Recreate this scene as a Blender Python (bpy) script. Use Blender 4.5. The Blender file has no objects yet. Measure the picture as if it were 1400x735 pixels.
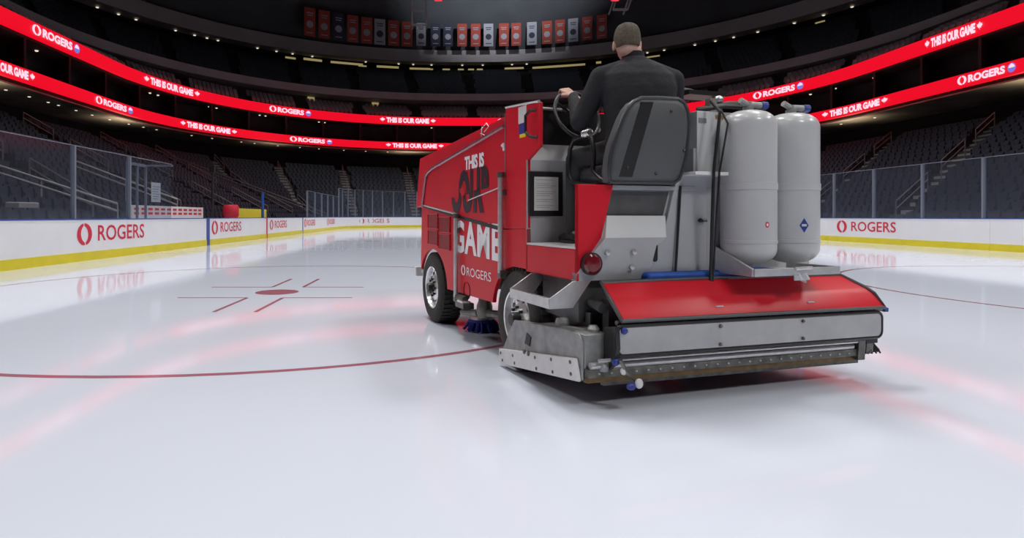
import bpy, bmesh, math, random
from mathutils import Vector, Matrix
random.seed(7)
sc = bpy.context.scene
C = sc.collection
PI = math.pi

# ------------------------------------------------------------------ camera
FPX, HCAM = 825.0, 1.075
cam = bpy.data.cameras.new('camera')
co = bpy.data.objects.new('camera', cam); C.objects.link(co)
co.location = (0, 0, HCAM); co.rotation_euler = (PI/2, 0, 0)
cam.sensor_width = 36; cam.lens = FPX/1400*36
cam.shift_x = 100/1400; cam.shift_y = (295.7-367.5)/1400
cam.clip_end = 500; cam.clip_start = 0.05
sc.camera = co
# ------------------------------------------------------------------ world, lights, exposure
w = bpy.data.worlds.new('world'); sc.world = w; w.use_nodes = True
w.node_tree.nodes['Background'].inputs[0].default_value = (0.8, 0.85, 1.0, 1)
w.node_tree.nodes['Background'].inputs[1].default_value = 0.016
sc.view_settings.view_transform = 'Standard'; sc.view_settings.look = 'None'
sc.view_settings.exposure = 0.0; sc.view_settings.gamma = 1.0
sc.view_settings.use_curve_mapping = False
CX = 4.4          # rink centre line
def area(loc, sx, sy, power, spread=120, col=(1, 0.985, 0.96), rot=(0, 0, 0)):
    l = bpy.data.lights.new('rink_light', 'AREA'); l.shape = 'RECTANGLE'; l.size = sx; l.size_y = sy
    l.energy = power; l.spread = math.radians(spread); l.color = col
    o = bpy.data.objects.new('rink_light', l); C.objects.link(o); o.location = loc; o.rotation_euler = rot
    return o
LP = 1340
for x in (CX-9, CX+9):
    for z in (-4, 12, 28, 44, 60):
        area((x, z, 27), 3.5, 7, LP*{-4: 0.25, 12: 0.96}.get(z, 0.95), 100)
for sx in (-1, 1):
    for z in (2, 24, 46):
        area((CX+sx*24, z, 22), 4, 12, LP*0.26, 80, rot=(0, sx*math.radians(50), 0))
area((CX+5, -12, 17), 5, 2, LP*0.42, 90, rot=(math.radians(52), 0, 0))
for x, z in ((-29.5, 22), (-29.5, 38), (-28, 55), (-19, 72), (-4, 82), (13, 82), (28, 72), (37, 55), (38.5, 38)):
    o = area((x, z, 8.3), 3, 3, 110, 150, (1, 0.84, 0.62), (PI, 0, 0)); o.name = 'concourse_ceiling_fill'  # added upward fill that brightens the concourse ceiling, not real fixtures
# glow of the scoreboard lighting on the far roof
sp = bpy.data.lights.new('roof_spot', 'SPOT'); sp.energy = 190000; sp.spot_size = math.radians(44); sp.spot_blend = 1; sp.color = (0.85, 0.9, 1)
spo = bpy.data.objects.new('roof_spot', sp); C.objects.link(spo); spo.location = (CX+4, 44, 24)
spo.rotation_euler = (Vector((CX+5, 92, 43))-Vector((CX+4, 44, 24))).to_track_quat('-Z', 'Y').to_euler()

# ------------------------------------------------------------------ materials
def mat(name, col, rough=0.5, metal=0.0, emit=None, es=1.0, noise=0.0, nscale=8.0, coat=0.0, ior=1.5, bump=0.0, bscale=60.0):
    m = bpy.data.materials.new(name); m.use_nodes = True; nt = m.node_tree
    p = nt.nodes['Principled BSDF']
    c = (*col, 1)
    p.inputs['Base Color'].default_value = c
    p.inputs['Roughness'].default_value = rough; p.inputs['Metallic'].default_value = metal
    p.inputs['IOR'].default_value = ior
    if coat: p.inputs['Coat Weight'].default_value = coat; p.inputs['Coat Roughness'].default_value = 0.08
    if emit: p.inputs['Emission Color'].default_value = (*emit, 1); p.inputs['Emission Strength'].default_value = es
    if noise or bump:
        tc = nt.nodes.new('ShaderNodeTexCoord')
        n = nt.nodes.new('ShaderNodeTexNoise'); n.inputs['Scale'].default_value = nscale; n.inputs['Detail'].default_value = 4
        nt.links.new(tc.outputs['Object'], n.inputs['Vector'])
        if noise:
            r = nt.nodes.new('ShaderNodeMapRange'); r.inputs[1].default_value = 0.3; r.inputs[2].default_value = 0.7
            r.inputs[3].default_value = 1-noise; r.inputs[4].default_value = 1+noise*0.5
            nt.links.new(n.outputs['Fac'], r.inputs[0])
            mx = nt.nodes.new('ShaderNodeVectorMath'); mx.operation = 'SCALE'
            mx.inputs[0].default_value = col; nt.links.new(r.outputs[0], mx.inputs['Scale'])
            nt.links.new(mx.outputs[0], p.inputs['Base Color'])
        if bump:
            n2 = nt.nodes.new('ShaderNodeTexNoise'); n2.inputs['Scale'].default_value = bscale
            nt.links.new(tc.outputs['Object'], n2.inputs['Vector'])
            b = nt.nodes.new('ShaderNodeBump'); b.inputs['Strength'].default_value = bump; b.inputs['Distance'].default_value = 0.01
            nt.links.new(n2.outputs['Fac'], b.inputs['Height']); nt.links.new(b.outputs[0], p.inputs['Normal'])
    return m
M = {}
M['red'] = mat('red_paint', (0.62, 0.010, 0.026), 0.42, noise=0.06, nscale=3)
M['red'].node_tree.nodes['Principled BSDF'].inputs['Specular IOR Level'].default_value = 0.32
M['coverred'] = mat('red_cover_paint', (0.60, 0.008, 0.022), 0.30)
M['coverred'].node_tree.nodes['Principled BSDF'].inputs['Specular IOR Level'].default_value = 0.28
M['redin'] = mat('red_mesh', (0.10, 0.006, 0.010), 0.6)
M['grey'] = mat('grey_paint', (0.40, 0.41, 0.43), 0.45, noise=0.08, nscale=4)
M['white_paint'] = mat('white_paint', (0.58, 0.59, 0.61), 0.4, noise=0.05, nscale=4)
M['darkgrey'] = mat('dark_grey_steel', (0.10, 0.10, 0.105), 0.5, 0.3, noise=0.3, nscale=9)
M['galv'] = mat('galvanised_steel', (0.36, 0.37, 0.37), 0.5, 0.55, noise=0.25, nscale=14, bump=0.15, bscale=40)
M['alu'] = mat('aluminium', (0.62, 0.62, 0.63), 0.35, 0.7, noise=0.1, nscale=20)
M['chrome'] = mat('chrome', (0.86, 0.86, 0.87), 0.22, 0.65)
M['black'] = mat('black_plastic', (0.012, 0.012, 0.014), 0.4)
M['rubber'] = mat('tyre_rubber', (0.036, 0.034, 0.031), 0.75, noise=0.2, nscale=20, bump=0.3, bscale=60)
M['vinyl'] = mat('black_vinyl', (0.035, 0.037, 0.042), 0.38, bump=0.05, bscale=200)
M['seatgrey'] = mat('grey_seat_shell', (0.075, 0.08, 0.085), 0.5, bump=0.05, bscale=200)
M['white'] = mat('white_plastic', (0.75, 0.75, 0.76), 0.4, noise=0.06, nscale=12)
M['tank'] = mat('white_tank_paint', (0.50, 0.51, 0.525), 0.33, noise=0.05, nscale=5, coat=0.3)
M['decal_white'] = mat('white_vinyl_lettering', (0.85, 0.85, 0.87), 0.5)
M['decal_black'] = mat('navy_black_lettering', (0.022, 0.010, 0.018), 0.45)
M['decal_red'] = mat('red_lettering', (0.62, 0.02, 0.05), 0.5)
M['blue'] = mat('blue_cloth', (0.012, 0.085, 0.42), 0.6, noise=0.5, nscale=7)
M['bristle'] = mat('blue_bristles', (0.012, 0.035, 0.30), 0.7, noise=0.5, nscale=60, bump=0.8, bscale=120)
M['bluecap'] = mat('blue_plastic_cap', (0.025, 0.045, 0.26), 0.4)
M['brown'] = mat('worn_brass_blade', (0.20, 0.13, 0.06), 0.45, 0.6, noise=0.4, nscale=12)
M['dirty'] = mat('oily_steel', (0.17, 0.165, 0.15), 0.4, 0.6, noise=0.5, nscale=15)
M['paper'] = mat('paper', (0.62, 0.62, 0.61), 0.6)
M['ink'] = mat('ink', (0.22, 0.22, 0.23), 0.6)
M['taillight'] = mat('red_lens', (0.16, 0.006, 0.012), 0.15, coat=0.6)
M['yellow'] = mat('yellow_plastic', (0.72, 0.60, 0.02), 0.4, noise=0.06, nscale=2)
M['board'] = mat('white_dasher_panel', (0.80, 0.80, 0.83), 0.3, noise=0.03, nscale=1.5)
M['cap'] = mat('blue_cap_rail', (0.02, 0.07, 0.30), 0.35)
M['concrete'] = mat('concrete', (0.060, 0.056, 0.056), 0.8, noise=0.3, nscale=1.2)
M['darkwall'] = mat('dark_wall', (0.022, 0.020, 0.022), 0.8, noise=0.4, nscale=0.5)
M['fascia'] = mat('grey_fascia', (0.30, 0.275, 0.28), 0.7, noise=0.12, nscale=0.4)
M['fascia2'] = mat('roof_fascia', (0.33, 0.30, 0.30), 0.7, noise=0.12, nscale=0.2)
M['ceil'] = mat('roof_deck', (0.085, 0.092, 0.10), 0.8, noise=0.2, nscale=0.2)
M['arenaseat'] = mat('dark_seat_plastic', (0.016, 0.019, 0.032), 0.5)
M['postgrey'] = mat('glass_post_aluminium', (0.20, 0.22, 0.27), 0.4, 0.2)
M['darkrail'] = mat('dull_steel_rail', (0.15, 0.14, 0.14), 0.5, 0.2)
M['brownceil'] = mat('brown_concourse_ceiling', (0.30, 0.25, 0.20), 0.8, noise=0.4, nscale=0.4)
M['rail'] = mat('steel_handrail', (0.42, 0.41, 0.40), 0.4, 0.3)
M['led'] = mat('red_led_panel', (0.02, 0, 0), 0.5, emit=(1.0, 0.003, 0.022), es=0.86)
M['ledtext'] = mat('pink_white_led_text', (0.1, 0.1, 0.1), 0.5, emit=(1.0, 0.66, 0.80), es=1.05)
M['ledblue'] = mat('blue_led', (0, 0, 0.05), 0.5, emit=(0.20, 0.22, 0.75), es=0.9)
M['lamp'] = mat('downlight_lens', (0.5, 0.5, 0.5), 0.5, emit=(1, 0.86, 0.68), es=0.9)
M['warm'] = mat('warm_lit_wall', (0.3, 0.25, 0.1), 0.6, emit=(1.0, 0.80, 0.36), es=0.26)
M['bannerred'] = mat('orange_red_banner', (0.30, 0.045, 0.028), 0.8)
M['bannernavy'] = mat('navy_banner', (0.022, 0.026, 0.05), 0.8)
M['bannerwhite'] = mat('white_banner', (0.28, 0.28, 0.31), 0.8)
M['skin'] = mat('skin', (0.56, 0.33, 0.26), 0.55, noise=0.1, nscale=20)
M['hair'] = mat('short_brown_hair', (0.115, 0.088, 0.062), 0.75, noise=0.4, nscale=60, bump=0.8, bscale=260)
M['shirt'] = mat('dark_navy_fleece', (0.012, 0.012, 0.0175), 0.85, noise=0.2, nscale=10, bump=0.9, bscale=13)
M['trouser'] = mat('charcoal_trousers', (0.022, 0.022, 0.024), 0.8, bump=0.2, bscale=30)
M['amber'] = mat('amber_brass', (0.35, 0.22, 0.08), 0.4, 0.6)
def glassmat():
    m = bpy.data.materials.new('arena_glass'); m.use_nodes = True; nt = m.node_tree; nt.nodes.clear()
    o = nt.nodes.new('ShaderNodeOutputMaterial'); mx = nt.nodes.new('ShaderNodeMixShader')
    t = nt.nodes.new('ShaderNodeBsdfTransparent'); t.inputs[0].default_value = (0.86, 0.88, 0.91, 1)
    g = nt.nodes.new('ShaderNodeBsdfGlossy'); g.inputs['Roughness'].default_value = 0.12; g.inputs[0].default_value = (0.8, 0.85, 1, 1)
    d = nt.nodes.new('ShaderNodeBsdfDiffuse'); d.inputs[0].default_value = (0.35, 0.4, 0.52, 1)
    m2 = nt.nodes.new('ShaderNodeMixShader'); m2.inputs[0].default_value = 0.03
    nt.links.new(t.outputs[0], m2.inputs[1]); nt.links.new(d.outputs[0], m2.inputs[2])
    mx.inputs[0].default_value = 0.07
    nt.links.new(m2.outputs[0], mx.inputs[1]); nt.links.new(g.outputs[0], mx.inputs[2]); nt.links.new(mx.outputs[0], o.inputs[0])
    return m
M['glass'] = glassmat()
def icemat(name, col, red=False):
    m = bpy.data.materials.new(name); m.use_nodes = True; nt = m.node_tree
    p = nt.nodes['Principled BSDF']
    p.inputs['IOR'].default_value = 1.33
    tc = nt.nodes.new('ShaderNodeTexCoord')
    n = nt.nodes.new('ShaderNodeTexNoise'); n.inputs['Scale'].default_value = 0.35; n.inputs['Detail'].default_value = 3
    nt.links.new(tc.outputs['Object'], n.inputs['Vector'])
    mr = nt.nodes.new('ShaderNodeMapRange'); mr.inputs[3].default_value = 0.96; mr.inputs[4].default_value = 1.03
    nt.links.new(n.outputs['Fac'], mr.inputs[0])
    s = nt.nodes.new('ShaderNodeVectorMath'); s.operation = 'SCALE'; s.inputs[0].default_value = col
    nt.links.new(mr.outputs[0], s.inputs['Scale']); nt.links.new(s.outputs[0], p.inputs['Base Color'])
    n2 = nt.nodes.new('ShaderNodeTexNoise'); n2.inputs['Scale'].default_value = 1.6; n2.inputs['Detail'].default_value = 5
    nt.links.new(tc.outputs['Object'], n2.inputs['Vector'])
    r = nt.nodes.new('ShaderNodeMapRange'); r.inputs[3].default_value = 0.045; r.inputs[4].default_value = 0.085
    nt.links.new(n2.outputs['Fac'], r.inputs[0]); nt.links.new(r.outputs[0], p.inputs['Roughness'])
    b = nt.nodes.new('ShaderNodeBump'); b.inputs['Strength'].default_value = 0.02; b.inputs['Distance'].default_value = 0.01
    nt.links.new(n2.outputs['Fac'], b.inputs['Height']); nt.links.new(b.outputs[0], p.inputs['Normal'])
    return m
M['ice'] = icemat('white_ice', (0.70, 0.75, 0.86))
M['iceline'] = icemat('red_line_under_ice', (0.42, 0.15, 0.20))
M['icethin'] = icemat('grey_line_under_ice', (0.36, 0.36, 0.42))

# ------------------------------------------------------------------ mesh builder
LOOSE = {'blue_knob','white_knob','bolt','rim_hole','dash_switch','seat_bolt','blue_clip','rod_bracket','grease_cover','runner_bolt','panel_bolt','blade_bolt','scratch','black_hose','lift_arm','white_mark','bright_edge','end_bracket','axle_shaft','warning_label'}
class MB:
    def __init__(s): s.v = []; s.f = []; s.mi = []
    def add(s, vs, fs, mi=0):
        o = len(s.v); s.v += [tuple(v) for v in vs]
        for f in fs: s.f.append(tuple(i+o for i in f)); s.mi.append(mi)
    def box(s, x0, x1, y0, y1, z0, z1, mi=0):
        s.add([(x0,y0,z0),(x1,y0,z0),(x1,y1,z0),(x0,y1,z0),(x0,y0,z1),(x1,y0,z1),(x1,y1,z1),(x0,y1,z1)],
              [(0,3,2,1),(4,5,6,7),(0,1,5,4),(1,2,6,5),(2,3,7,6),(3,0,4,7)], mi)
    def hexa(s, lo, hi, mi=0):     # two 4-point loops
        s.add(list(lo)+list(hi), [(3,2,1,0),(4,5,6,7),(0,1,5,4),(1,2,6,5),(2,3,7,6),(3,0,4,7)], mi)
    def prism(s, pts, axis, c0, c1, mi=0):   # pts are 2-D in the two other axes, in order
        def P(p, c):
            if axis == 'x': return (c, p[0], p[1])
            if axis == 'y': return (p[0], c, p[1])
            return (p[0], p[1], c)
        n = len(pts)
        s.add([P(p, c0) for p in pts]+[P(p, c1) for p in pts],
              [tuple(range(n))[::-1], tuple(range(n, 2*n))]+[(i, (i+1) % n, n+(i+1) % n, n+i) for i in range(n)], mi)
    def tube(s, path, r, n=10, mi=0, closed=False):
        path = [Vector(p) for p in path]; k = len(path)
        rs = r if isinstance(r, (list, tuple)) else [r]*k
        t0 = (path[1]-path[0]).normalized()
        up = Vector((0,0,1)) if abs(t0.z) < 0.9 else Vector((1,0,0))
        nn = t0.cross(up).normalized(); rings = []
        for i, p in enumerate(path):
            if closed: t = path[(i+1) % k]-path[i-1]
            elif i == 0: t = path[1]-path[0]
            elif i == k-1: t = path[-1]-path[-2]
            else: t = (path[i+1]-path[i]).normalized()+(path[i]-path[i-1]).normalized()
            t.normalize(); nn = (nn-t*nn.dot(t)).normalized(); bb = t.cross(nn)
            rings.append([p+nn*math.cos(a)*rs[i]+bb*math.sin(a)*rs[i] for a in [2*PI*j/n for j in range(n)]])
        vs = [v for rg in rings for v in rg]; fs = []
        for i in range(k if closed else k-1):
            i2 = (i+1) % k
            for j in range(n): fs.append((i*n+j, i*n+(j+1) % n, i2*n+(j+1) % n, i2*n+j))
        if not closed: fs += [tuple(range(n))[::-1], tuple((k-1)*n+j for j in range(n))]
        s.add(vs, fs, mi)
    def lathe(s, prof, c, axis='z', n=32, mi=0, cap=False):  # prof: (radius, height along axis)
        vs = []
        for r, h in prof:
            for j in range(n):
                a = 2*PI*j/n; u, v = r*math.cos(a), r*math.sin(a)
                p = {'z': (u, v, h), 'x': (h, u, v), 'y': (v, h, u)}[axis]
                vs.append((p[0]+c[0], p[1]+c[1], p[2]+c[2]))
        k = len(prof); fs = [(i*n+j, i*n+(j+1) % n, (i+1)*n+(j+1) % n, (i+1)*n+j) for i in range(k-1) for j in range(n)]
        if cap: fs += [tuple(range(n))[::-1], tuple((k-1)*n+j for j in range(n))]
        s.add(vs, fs, mi)
    def ball(s, c, r, n=12, mi=0, R=None):
        r = r if isinstance(r, (list, tuple)) else (r, r, r)
        vs = [Vector((0,0,-1))]; m = n//2
        for i in range(1, m):
            a = -PI/2+PI*i/m
            vs += [Vector((math.cos(a)*math.cos(2*PI*j/n), math.cos(a)*math.sin(2*PI*j/n), math.sin(a))) for j in range(n)]
        vs.append(Vector((0,0,1)))
        out = []
        for v in vs:
            q = Vector((v.x*r[0], v.y*r[1], v.z*r[2]))
            if R is not None: q = R @ q
            out.append(q+Vector(c))
        fs = [(0, 1+(j+1) % n, 1+j) for j in range(n)]
        for i in range(m-2):
            for j in range(n): a = 1+i*n; fs.append((a+j, a+(j+1) % n, a+n+(j+1) % n, a+n+j))
        a = 1+(m-2)*n; L = len(vs)-1
        fs += [(a+j, a+(j+1) % n, L) for j in range(n)]
        s.add(out, fs, mi)
    def split(s):      # one builder per connected piece
        par = list(range(len(s.v)))
        def fd(i):
            while par[i] != i: par[i] = par[par[i]]; i = par[i]
            return i
        for f in s.f:
            for i in f[1:]: par[fd(i)] = fd(f[0])
        out = {}
        for f, m in zip(s.f, s.mi): out.setdefault(fd(f[0]), []).append((f, m))
        res = []
        for fs in out.values():
            b = MB(); mp = {}
            for f, m in fs:
                for i in f:
                    if i not in mp: mp[i] = len(b.v); b.v.append(s.v[i])
                b.f.append(tuple(mp[i] for i in f)); b.mi.append(m)
            res.append(b)
        return res
    def build(s, name, mats, parent=None, smooth=35, bevel=0, off=(0,0,0)):
        if name in LOOSE:
            for b in s.split()[:100]: o = b._build(name, mats, parent, smooth, bevel, off)
            return o
        return s._build(name, mats, parent, smooth, bevel, off)
    def _build(s, name, mats, parent=None, smooth=35, bevel=0, off=(0,0,0)):
        me = bpy.data.meshes.new(name)
        me.from_pydata([(v[0]-off[0], v[1]-off[1], v[2]-off[2]) for v in s.v], [], s.f); me.update()
        mats = mats if isinstance(mats, (list, tuple)) else [mats]
        for m in mats: me.materials.append(m)
        if len(mats) > 1:
            for p, i in zip(me.polygons, s.mi): p.material_index = i
        bm = bmesh.new(); bm.from_mesh(me)
        bmesh.ops.recalc_face_normals(bm, faces=bm.faces); bm.to_mesh(me); bm.free()
        if smooth:
            for p in me.polygons: p.use_smooth = True
            me.set_sharp_from_angle(angle=math.radians(smooth))
        o = bpy.data.objects.new(name, me); C.objects.link(o)
        if parent is not None: o.parent = parent
        if bevel:
            b = o.modifiers.new('bevel', 'BEVEL'); b.width = bevel; b.segments = 2; b.limit_method = 'ANGLE'; b.angle_limit = math.radians(40)
        return o
def tag(o, label=None, cat=None, group=None, kind=None):
    if label: o['label'] = label
    if cat: o['category'] = cat
    if group: o['group'] = group
    if kind: o['kind'] = kind
    return o
def empty(name, loc, rz=0):
    o = bpy.data.objects.new(name, None); C.objects.link(o); o.location = loc; o.rotation_euler = (0,0,rz); o.empty_display_size = 0.1
    return o
def copy_tree(o, parent=None):
    c = o.copy(); C.objects.link(c); c.parent = parent
    for ch in [x for x in list(C.objects) if x.parent == o]: copy_tree(ch, c)
    return c

def rrect(x0, x1, h0, h1, r, n=6, taper=0.0):
    pts = []
    for cx_, ch, a0 in ((x1-r,h1-r,0),(x0+r,h1-r,90),(x0+r,h0+r,180),(x1-r,h0+r,270)):
        for i in range(n+1):
            a = math.radians(a0+90*i/n); pts.append((cx_+r*math.cos(a), ch+r*math.sin(a)))
    return pts
# ---- lettering: glyph outlines -> flat mesh data in a unit box (0..1 wide, 0..1 high)
_tc = {}
def glyphs(body, bold=0.0, spacing=1.0):
    key = (body, bold, spacing)
    if key in _tc: return _tc[key]
    cu = bpy.data.curves.new('lettering', 'FONT'); cu.body = body; cu.offset = bold; cu.resolution_u = 3; cu.space_character = spacing
    o = bpy.data.objects.new('lettering', cu); C.objects.link(o)
    dg = bpy.context.evaluated_depsgraph_get(); dg.update()
    me = o.evaluated_get(dg).to_mesh()
    vs = [v.co.copy() for v in me.vertices]; fs = [tuple(p.vertices) for p in me.polygons]
    o.evaluated_get(dg).to_mesh_clear()
    bpy.data.objects.remove(o); bpy.data.curves.remove(cu)
    x0, x1 = min(v.x for v in vs), max(v.x for v in vs); y0, y1 = min(v.y for v in vs), max(v.y for v in vs)
    out = ([((v.x-x0)/(x1-x0), (v.y-y0)/(y1-y0)) for v in vs], fs)
    _tc[key] = out
    return out
def swirl(n=16):      # ring emblem of two tapering crescents in a unit box
    vs, fs = [], []
    for k in range(2):
        base = len(vs)
        for i in range(n+1):
            t = i/n; a = math.radians(100+180*k+172*t)
            th = 0.07+0.19*math.sin(PI*min(1, t*0.92+0.04))**0.7
            for rr in (0.5, 0.5-th): vs.append((0.5+rr*math.cos(a), 0.5+rr*math.sin(a)))
        for i in range(n): j = base+2*i; fs.append((j, j+1, j+3, j+2))
    return vs, fs
def disc(n=20, r=0.5):
    return [(0.5+r*math.cos(2*PI*i/n), 0.5+r*math.sin(2*PI*i/n)) for i in range(n)], [tuple(range(n))]
LEAF = [(0,1),(.14,.72),(.3,.8),(.25,.45),(.5,.62),(.55,.48),(.85,.5),(.75,.25),(.9,.15),(.45,-.2),(.5,-.38),(.05,-.32),(.04,-.75)]
def leaf():
    p = LEAF+[(-x, y) for x, y in LEAF[::-1][:-1]]
    return [(0.5+x*0.5, 0.5+y*0.5) for x, y in p], [tuple(range(len(p)))]
def put(mb, g, fn, mi=0):   # g: glyph data, fn maps (u,v) in the unit box to a point
    mb.add([fn(u, v) for u, v in g[0]], g[1], mi)

# ================================================================== SETTING
# ---- closed curves round the rink (left side -> far end -> right side), all with the same parameterisation
NL, NA, NF = 30, 22, 6
def ring(hw, zf, R, z0=-14.0):
    xl, xr = CX-hw, CX+hw; pts = []
    for i in range(NL): pts.append((xl, z0+(zf-R-z0)*i/NL))
    for i in range(NA): a = PI-(PI/2)*i/NA; pts.append((xl+R+R*math.cos(a), zf-R+R*math.sin(a)))
    for i in range(NF): pts.append((xl+R+(xr-xl-2*R)*i/NF, zf))
    for i in range(NA): a = PI/2-(PI/2)*i/NA; pts.append((xr-R+R*math.cos(a), zf-R+R*math.sin(a)))
    for i in range(NL+1): pts.append((xr, zf-R+(z0-(zf-R))*i/NL))
    return [Vector((p[0], p[1])) for p in pts]
def lerp(A, B, t): return [a.lerp(b, t) for a, b in zip(A, B)]
def sweep(mb, prof, mi=0):    # prof: list of (ring, height)
    n = len(prof[0][0]); vs = []
    for rg, h in prof: vs += [(p.x, p.y, h) for p in rg]
    mb.add(vs, [(i*n+j, i*n+j+1, (i+1)*n+j+1, (i+1)*n+j) for i in range(len(prof)-1) for j in range(n-1)], mi)
RB = ring(12.95, 60.1, 8.53)                 # dasher boards
RR = ring(32.3, 82, 30)                      # LED ribbons
RU = ring(39, 85.5, 37)                      # grey fascia
RT = ring(50, 103, 48)                       # roof fascia
RW = ring(57, 110, 55)                       # outer wall
def struct(mb, name, mats, **k):
    o = mb.build(name, mats, **k); o['kind'] = 'structure'; return o

# ---- ice floor with the painted lines
mb = MB()
mb.box(CX-60, CX+60, -15, 115, -0.3, 0.0, 0)
def ringline(cx, cz, r, wd, a0=0, a1=2*PI, n=96, mi=1, h=0.0012):
    vs = []
    for i in range(n+1):
        a = a0+(a1-a0)*i/n
        vs += [(cx+r*math.cos(a), cz+r*math.sin(a), h), (cx+(r-wd)*math.cos(a), cz+(r-wd)*math.sin(a), h)]
    mb.add(vs, [(2*i, 2*i+1, 2*i+3, 2*i+2) for i in range(n)], mi)
def flat(x0, x1, z0, z1, mi=1, h=0.0012): mb.add([(x0,z0,h),(x1,z0,h),(x1,z1,h),(x0,z1,h)], [(0,1,2,3)], mi)
DX, DZ = -2.30, 8.58
for dx in (DX, 2*CX-DX+0.0):
    ringline(dx, DZ, 4.57, 0.065); ringline(dx, DZ, 0.30, 0.30, n=32)
    for sx in (-1, 1):
        for sz in (-1, 1):
            xa, za = dx+sx*0.235, DZ+sz*0.60
            flat(min(xa, xa+sx*0.92), max(xa, xa+sx*0.92), za-0.025, za+0.025)
            flat(xa-0.025, xa+0.025, min(za, za+sz*1.2), max(za, za+sz*1.2))
flat(CX-12.9, CX+12.9, 22.55, 22.66, 2); flat(CX-12.9, CX+12.9, 29.4, 29.7, 2)
for dx in (-2.9, 2*CX+2.9): ringline(dx, 26.2, 0.30, 0.30, n=24); ringline(dx-1.0, 26.35, 0.6, 0.25, n=24, a0=PI*0.9, a1=PI*1.1)
for x0, x1, z in ((-5.2,-3.4,26.3), (-6.2,-5.2,26.6), (-2.4,-1.6,23.9)): flat(x0, x1, z-0.06, z+0.06)
struct(mb, 'floor', [M['ice'], M['iceline'], M['icethin']], smooth=0)

# ---- lower bowl, suites, upper bowl, walls, ceiling
ROWS = 18
def bowl_ring(t): return lerp(RB, RR, t)
mb = MB(); prof = [(bowl_ring(0.10), 0.0), (bowl_ring(0.10), 0.45)]
def row_t(r): return 0.10+0.90*r/(ROWS+1)
def row_h(r): return 0.45+0.365*r
for r in range(ROWS+1):
    prof += [(bowl_ring(row_t(r)), row_h(r)), (bowl_ring(row_t(r+1)), row_h(r))]
sweep(mb, prof); struct(mb, 'floor_lower_tier', M['concrete'])
R2, R3, R4 = ring(35.5, 85, 33), ring(38.5, 88.5, 36), ring(33.0, 82.7, 30.7)
mb = MB()
sweep(mb, [(RR, 7.0), (R3, 7.0), (R3, 9.9)]); sweep(mb, [(R4, 10.0), (R4, 11.15), (R2, 11.0), (R2, 13.4), (R4, 13.4)])
sweep(mb, [(R4, 13.4), (R4, 14.55), (R4, 14.4)])
struct(mb, 'wall_suites', M['darkwall'])
mb = MB(); sweep(mb, [(R3, 9.9), (R4, 9.9), (R4, 10.0), (R3, 10.0)]); struct(mb, 'ceiling_concourse', M['brownceil'])
mb = MB(); pf = [(R4, 14.4)]
for r in range(5): t = (r+1)/6; pf += [(lerp(R4, R3, t), 14.4+0.42*r), (lerp(R4, R3, t), 14.4+0.42*(r+1))]
pf += [(R3, 16.5), (R3, 17.6)]
sweep(mb, pf); struct(mb, 'floor_club_tier', M['concrete'])
mb = MB(); sweep(mb, [(R3, 17.5), (RU, 17.5), (RU, 18.45), (ring(39.3, 85.8, 37.3), 18.45)]); struct(mb, 'trim_1', M['fascia'])
mb = MB(); UR = 16; RV = ring(39.3, 85.8, 37.3); RX = ring(52, 105, 50); pf = []
for r in range(UR+1): pf += [(lerp(RV, RX, r/UR), 18.2+0.49*r), (lerp(RV, RX, (r+1)/UR), 18.2+0.49*r)]
sweep(mb, pf); struct(mb, 'floor_upper_tier', M['darkwall'])
mb = MB(); sweep(mb, [(RX, 26.5), (RW, 26.5), (RW, 40)]); struct(mb, 'wall_outer', M['darkwall'])
mb = MB(); RTi = ring(50.3, 103.3, 48.3); sweep(mb, [(ring(53, 106, 51), 27.6), (RT, 27.4), (RT, 29.4), (RTi, 29.4), (RW, 29.6)]); struct(mb, 'trim_2', M['fascia2'])
mb = MB(); sweep(mb, [(ring(53, 106, 51), 29.4), (ring(40, 93, 38), 37), (ring(20, 70, 18), 41), (ring(4, 50, 3), 42)]); struct(mb, 'ceiling', M['ceil'])
mb = MB(); mb.box(CX-60, CX+60, -15.2, -15, 0, 42); struct(mb, 'wall_near', M['darkwall'])

# ---- projection helpers, only to find where along a curve a thing of the photo stands
def sxx(p): return 600+FPX*p[0]/p[1]
def arc(rg):
    s = [0.0]
    for a, b in zip(rg, rg[1:]): s.append(s[-1]+(b-a).length)
    return s
class Path:
    def __init__(s, rg): s.r = rg; s.s = arc(rg)
    def at(s, d, off=0.0):
        import bisect
        i = min(max(bisect.bisect_right(s.s, d)-1, 0), len(s.r)-2)
        t = (d-s.s[i])/(s.s[i+1]-s.s[i]); p = s.r[i].lerp(s.r[i+1], t)
        tg = (s.r[i+1]-s.r[i]).normalized(); nr = Vector((tg.y, -tg.x))    # towards the ice
        return p+nr*off, tg, nr
    def find(s, u):
        best = None
        for i in range(len(s.r)-1):
            a, b = s.r[i], s.r[i+1]
            if a.y < 6 or b.y < 6: continue
            ua, ub = sxx(a), sxx(b)
            if min(ua, ub) <= u <= max(ua, ub):
                lo, hi = s.s[i], s.s[i+1]
                for _ in range(30):
                    m = (lo+hi)/2
                    if (sxx(s.at(m)[0])-u)*(ua-u) > 0: lo = m
                    else: hi = m
                best = lo
                break
        return best
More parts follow.
